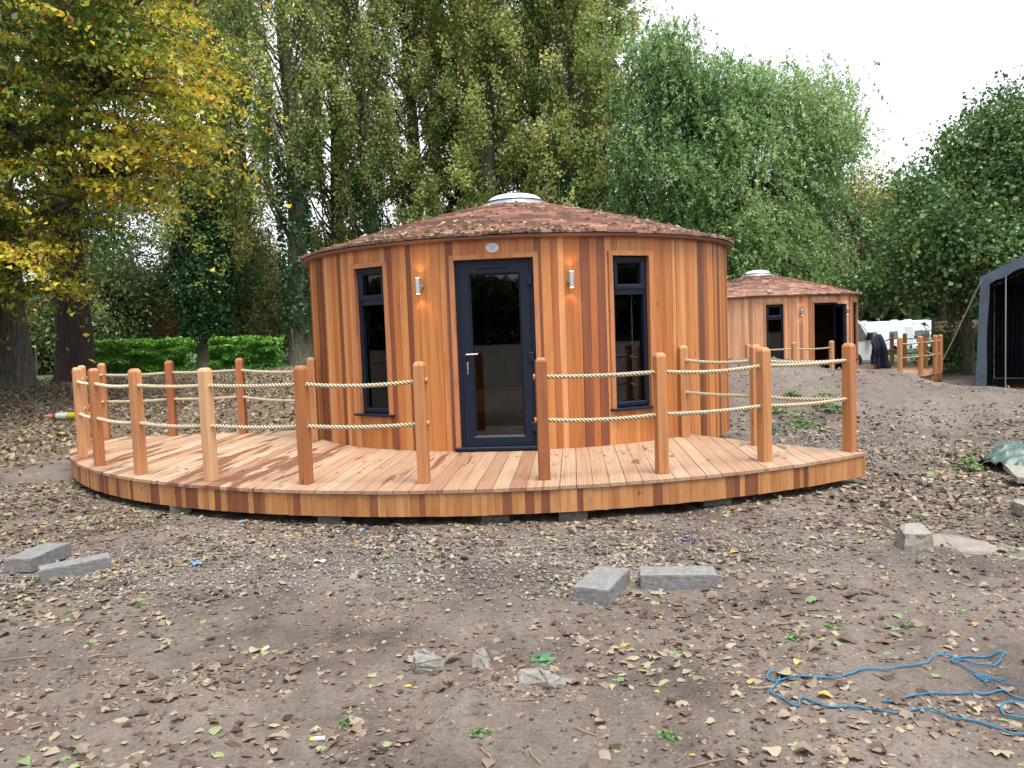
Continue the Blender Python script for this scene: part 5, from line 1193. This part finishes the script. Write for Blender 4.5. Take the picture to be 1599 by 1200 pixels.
for a, b in ((1.15, 2.0), (2.9, 3.5), (4.7, 5.75)):
    t = MB(); t.box(x_a + a - .3, x_a + b - .3, -.03, .0, 1.15, 1.65); wn = t.build('window', M_grey_win, root, bevel=.02)
t = MB(); t.box(x_a + 3.75, x_a + 4.3, -.02, 0, .4, 1.95); t.build('door', mat('caravan_door', (.62, .66, .68), .4), root, bevel=.02)
for u in (1.0, 3.2, 4.2): t = MB(); t.box(x_a + u, x_a + u + .4, .8, 1.2, cz - .01, cz + .09); t.build('roof_vent', M_white, root, bevel=.02)
t = MB(); t.box(x_a + .02, x_b - .02, -.012, 0, .75, .80); t.build('stripe', mat('grey_stripe', (.35, .4, .45), .4), root)
for s_ in (0, 1.9): t = MB(); t.cyl((x_a + 2.9, s_, .32), (x_a + 2.9, s_ + .2, .32), .32, n=20); t.build('wheel', M_black, root)
vx, vy = at(1366, 31.5), 31.5; vz = -.40
root = empty('parked_van', (vx - 2.4, vy, vz)); tag(root, 'white van parked behind the far cabin with only its nose showing', 'van')
t = MB(); profile_body(t, [(-2.5, .35), (2.35, .3), (2.42, .55), (2.40, 1.02), (2.26, 1.12), (1.86, 1.80), (1.74, 1.96), (1.5, 2.04), (-2.4, 2.04), (-2.5, 1.9)], 0, 1.85); t.build('body', M_cream, root, bevel=.05, seg=3)
t = MB(); t.add([(2.24, .08, 1.17), (2.24, 1.77, 1.17), (1.87, 1.70, 1.80), (1.87, .15, 1.80)], [(0, 1, 2, 3)]); o = t.build('windscreen', M_grey_win, root); o.location = (.03, 0, .03)
t = MB(); t.add([(2.14, -.012, 1.12), (1.78, -.012, 1.78), (.95, -.012, 1.82), (.95, -.012, 1.12)], [(3, 2, 1, 0)]); s = t.build('side_window', M_grey_win, root).modifiers.new('s', 'SOLIDIFY'); s.thickness = .01
t = MB(); t.box(2.36, 2.47, .05, 1.8, .3, .62); t.build('bumper', M_black, root, bevel=.03)
t = MB(); t.box(2.37, 2.44, .45, 1.4, .66, .85); t.build('grille', M_black, root, bevel=.01)
for y_ in (.1, 1.45): t = MB(); t.box(2.2, 2.43, y_, y_ + .3, .72, .95); t.build('headlight', M_chrome, root, bevel=.03)
t = MB(); t.box(2.05, 2.22, -.24, -.03, 1.12, 1.42); t.build('mirror', M_black, root, bevel=.03)
for x_ in (-1.6, 1.55):
    for y_ in (-.02, 1.65): t = MB(); t.cyl((x_, y_, .33), (x_, y_ + .22, .33), .33, n=20); wh = t.build('wheel', M_black, root); t = MB(); t.cyl((x_, y_ - .01, .33), (x_, y_ + .0, .33), .19, n=16); t.build('rim', M_steel, wh)

# jacket on the far deck rail
jx, jy = 11.3, 24.8; root = empty('hanging_jacket', (jx, jy, -.0)); tag(root, 'dark navy jacket hanging over a post of the far deck', 'jacket')
def drape(name, x0, x1, ztop, zbot, spread, yoff, seed):
    n, k = 14, 12; r_ = np.random.default_rng(seed); V = []
    for a in range(k):
        f = a / (k - 1); z = ztop + (zbot - ztop) * f
        for b in range(n):
            g_ = b / (n - 1); xx = x0 + (x1 - x0) * g_ + spread * f * (g_ + .2); yy = yoff - .06 * math.sin(g_ * 9 + seed) * (.3 + f) - .10 * math.sin(PI * min(1, f * 1.5)) 
            V.append((xx + r_.normal() * .006, yy + r_.normal() * .008, z + .05 * math.sin(PI * g_) * (1 - f)))
    F = [(a * n + b, a * n + b + 1, (a + 1) * n + b + 1, (a + 1) * n + b) for a in range(k - 1) for b in range(n - 1)]
    o = mk(name, V, F, M_jacket, root, smooth=True); s = o.modifiers.new('s', 'SOLIDIFY'); s.thickness = .03; return o
M_jacket = noisy('navy_cloth', (.004, .008, .022), (.010, .020, .06), 9, .75, .4)
drape('body', -.07, .13, 1.03, .02, .26, -.08, 1); drape('sleeve', -.24, -.08, .88, .16, .02, -.14, 2)

# materials that are not foliage: their true, darker surface colour
for m_ in bpy.data.materials:
    if 'leaves' in m_.name or not m_.node_tree: continue
    b_ = m_.node_tree.nodes.get('Principled BSDF')
    if not b_ or m_.name in ('brushed_steel', 'chrome', 'lamp_light'): continue
    k_ = {'soil': .62, 'cedar_cladding': 1.0, 'cedar_cladding_hazy': .92, 'cedar_post': .90, 'cedar_trim': 1.0, 'cedar_fascia': .92, 'decking': .72, 'cream_rope': 1.08, 'cedar_shingles': .86, 'concrete': .80, 'stone': .72, 'sandy_slab': .6, 'pebbles': .74, 'caravan_white': .9}.get(m_.name, .80)
    i_ = b_.inputs['Base Color']
    if i_.is_linked:
        src = i_.links[0].from_socket; mx_ = m_.node_tree.nodes.new('ShaderNodeMix'); mx_.data_type = 'RGBA'; mx_.blend_type = 'MULTIPLY'; mx_.inputs[0].default_value = 1.
        mx_.inputs[7].default_value = (k_, k_, k_, 1); m_.node_tree.links.new(src, mx_.inputs[6]); m_.node_tree.links.new(mx_.outputs[2], i_)
    else: c_ = i_.default_value; i_.default_value = (c_[0] * k_, c_[1] * k_, c_[2] * k_, 1)
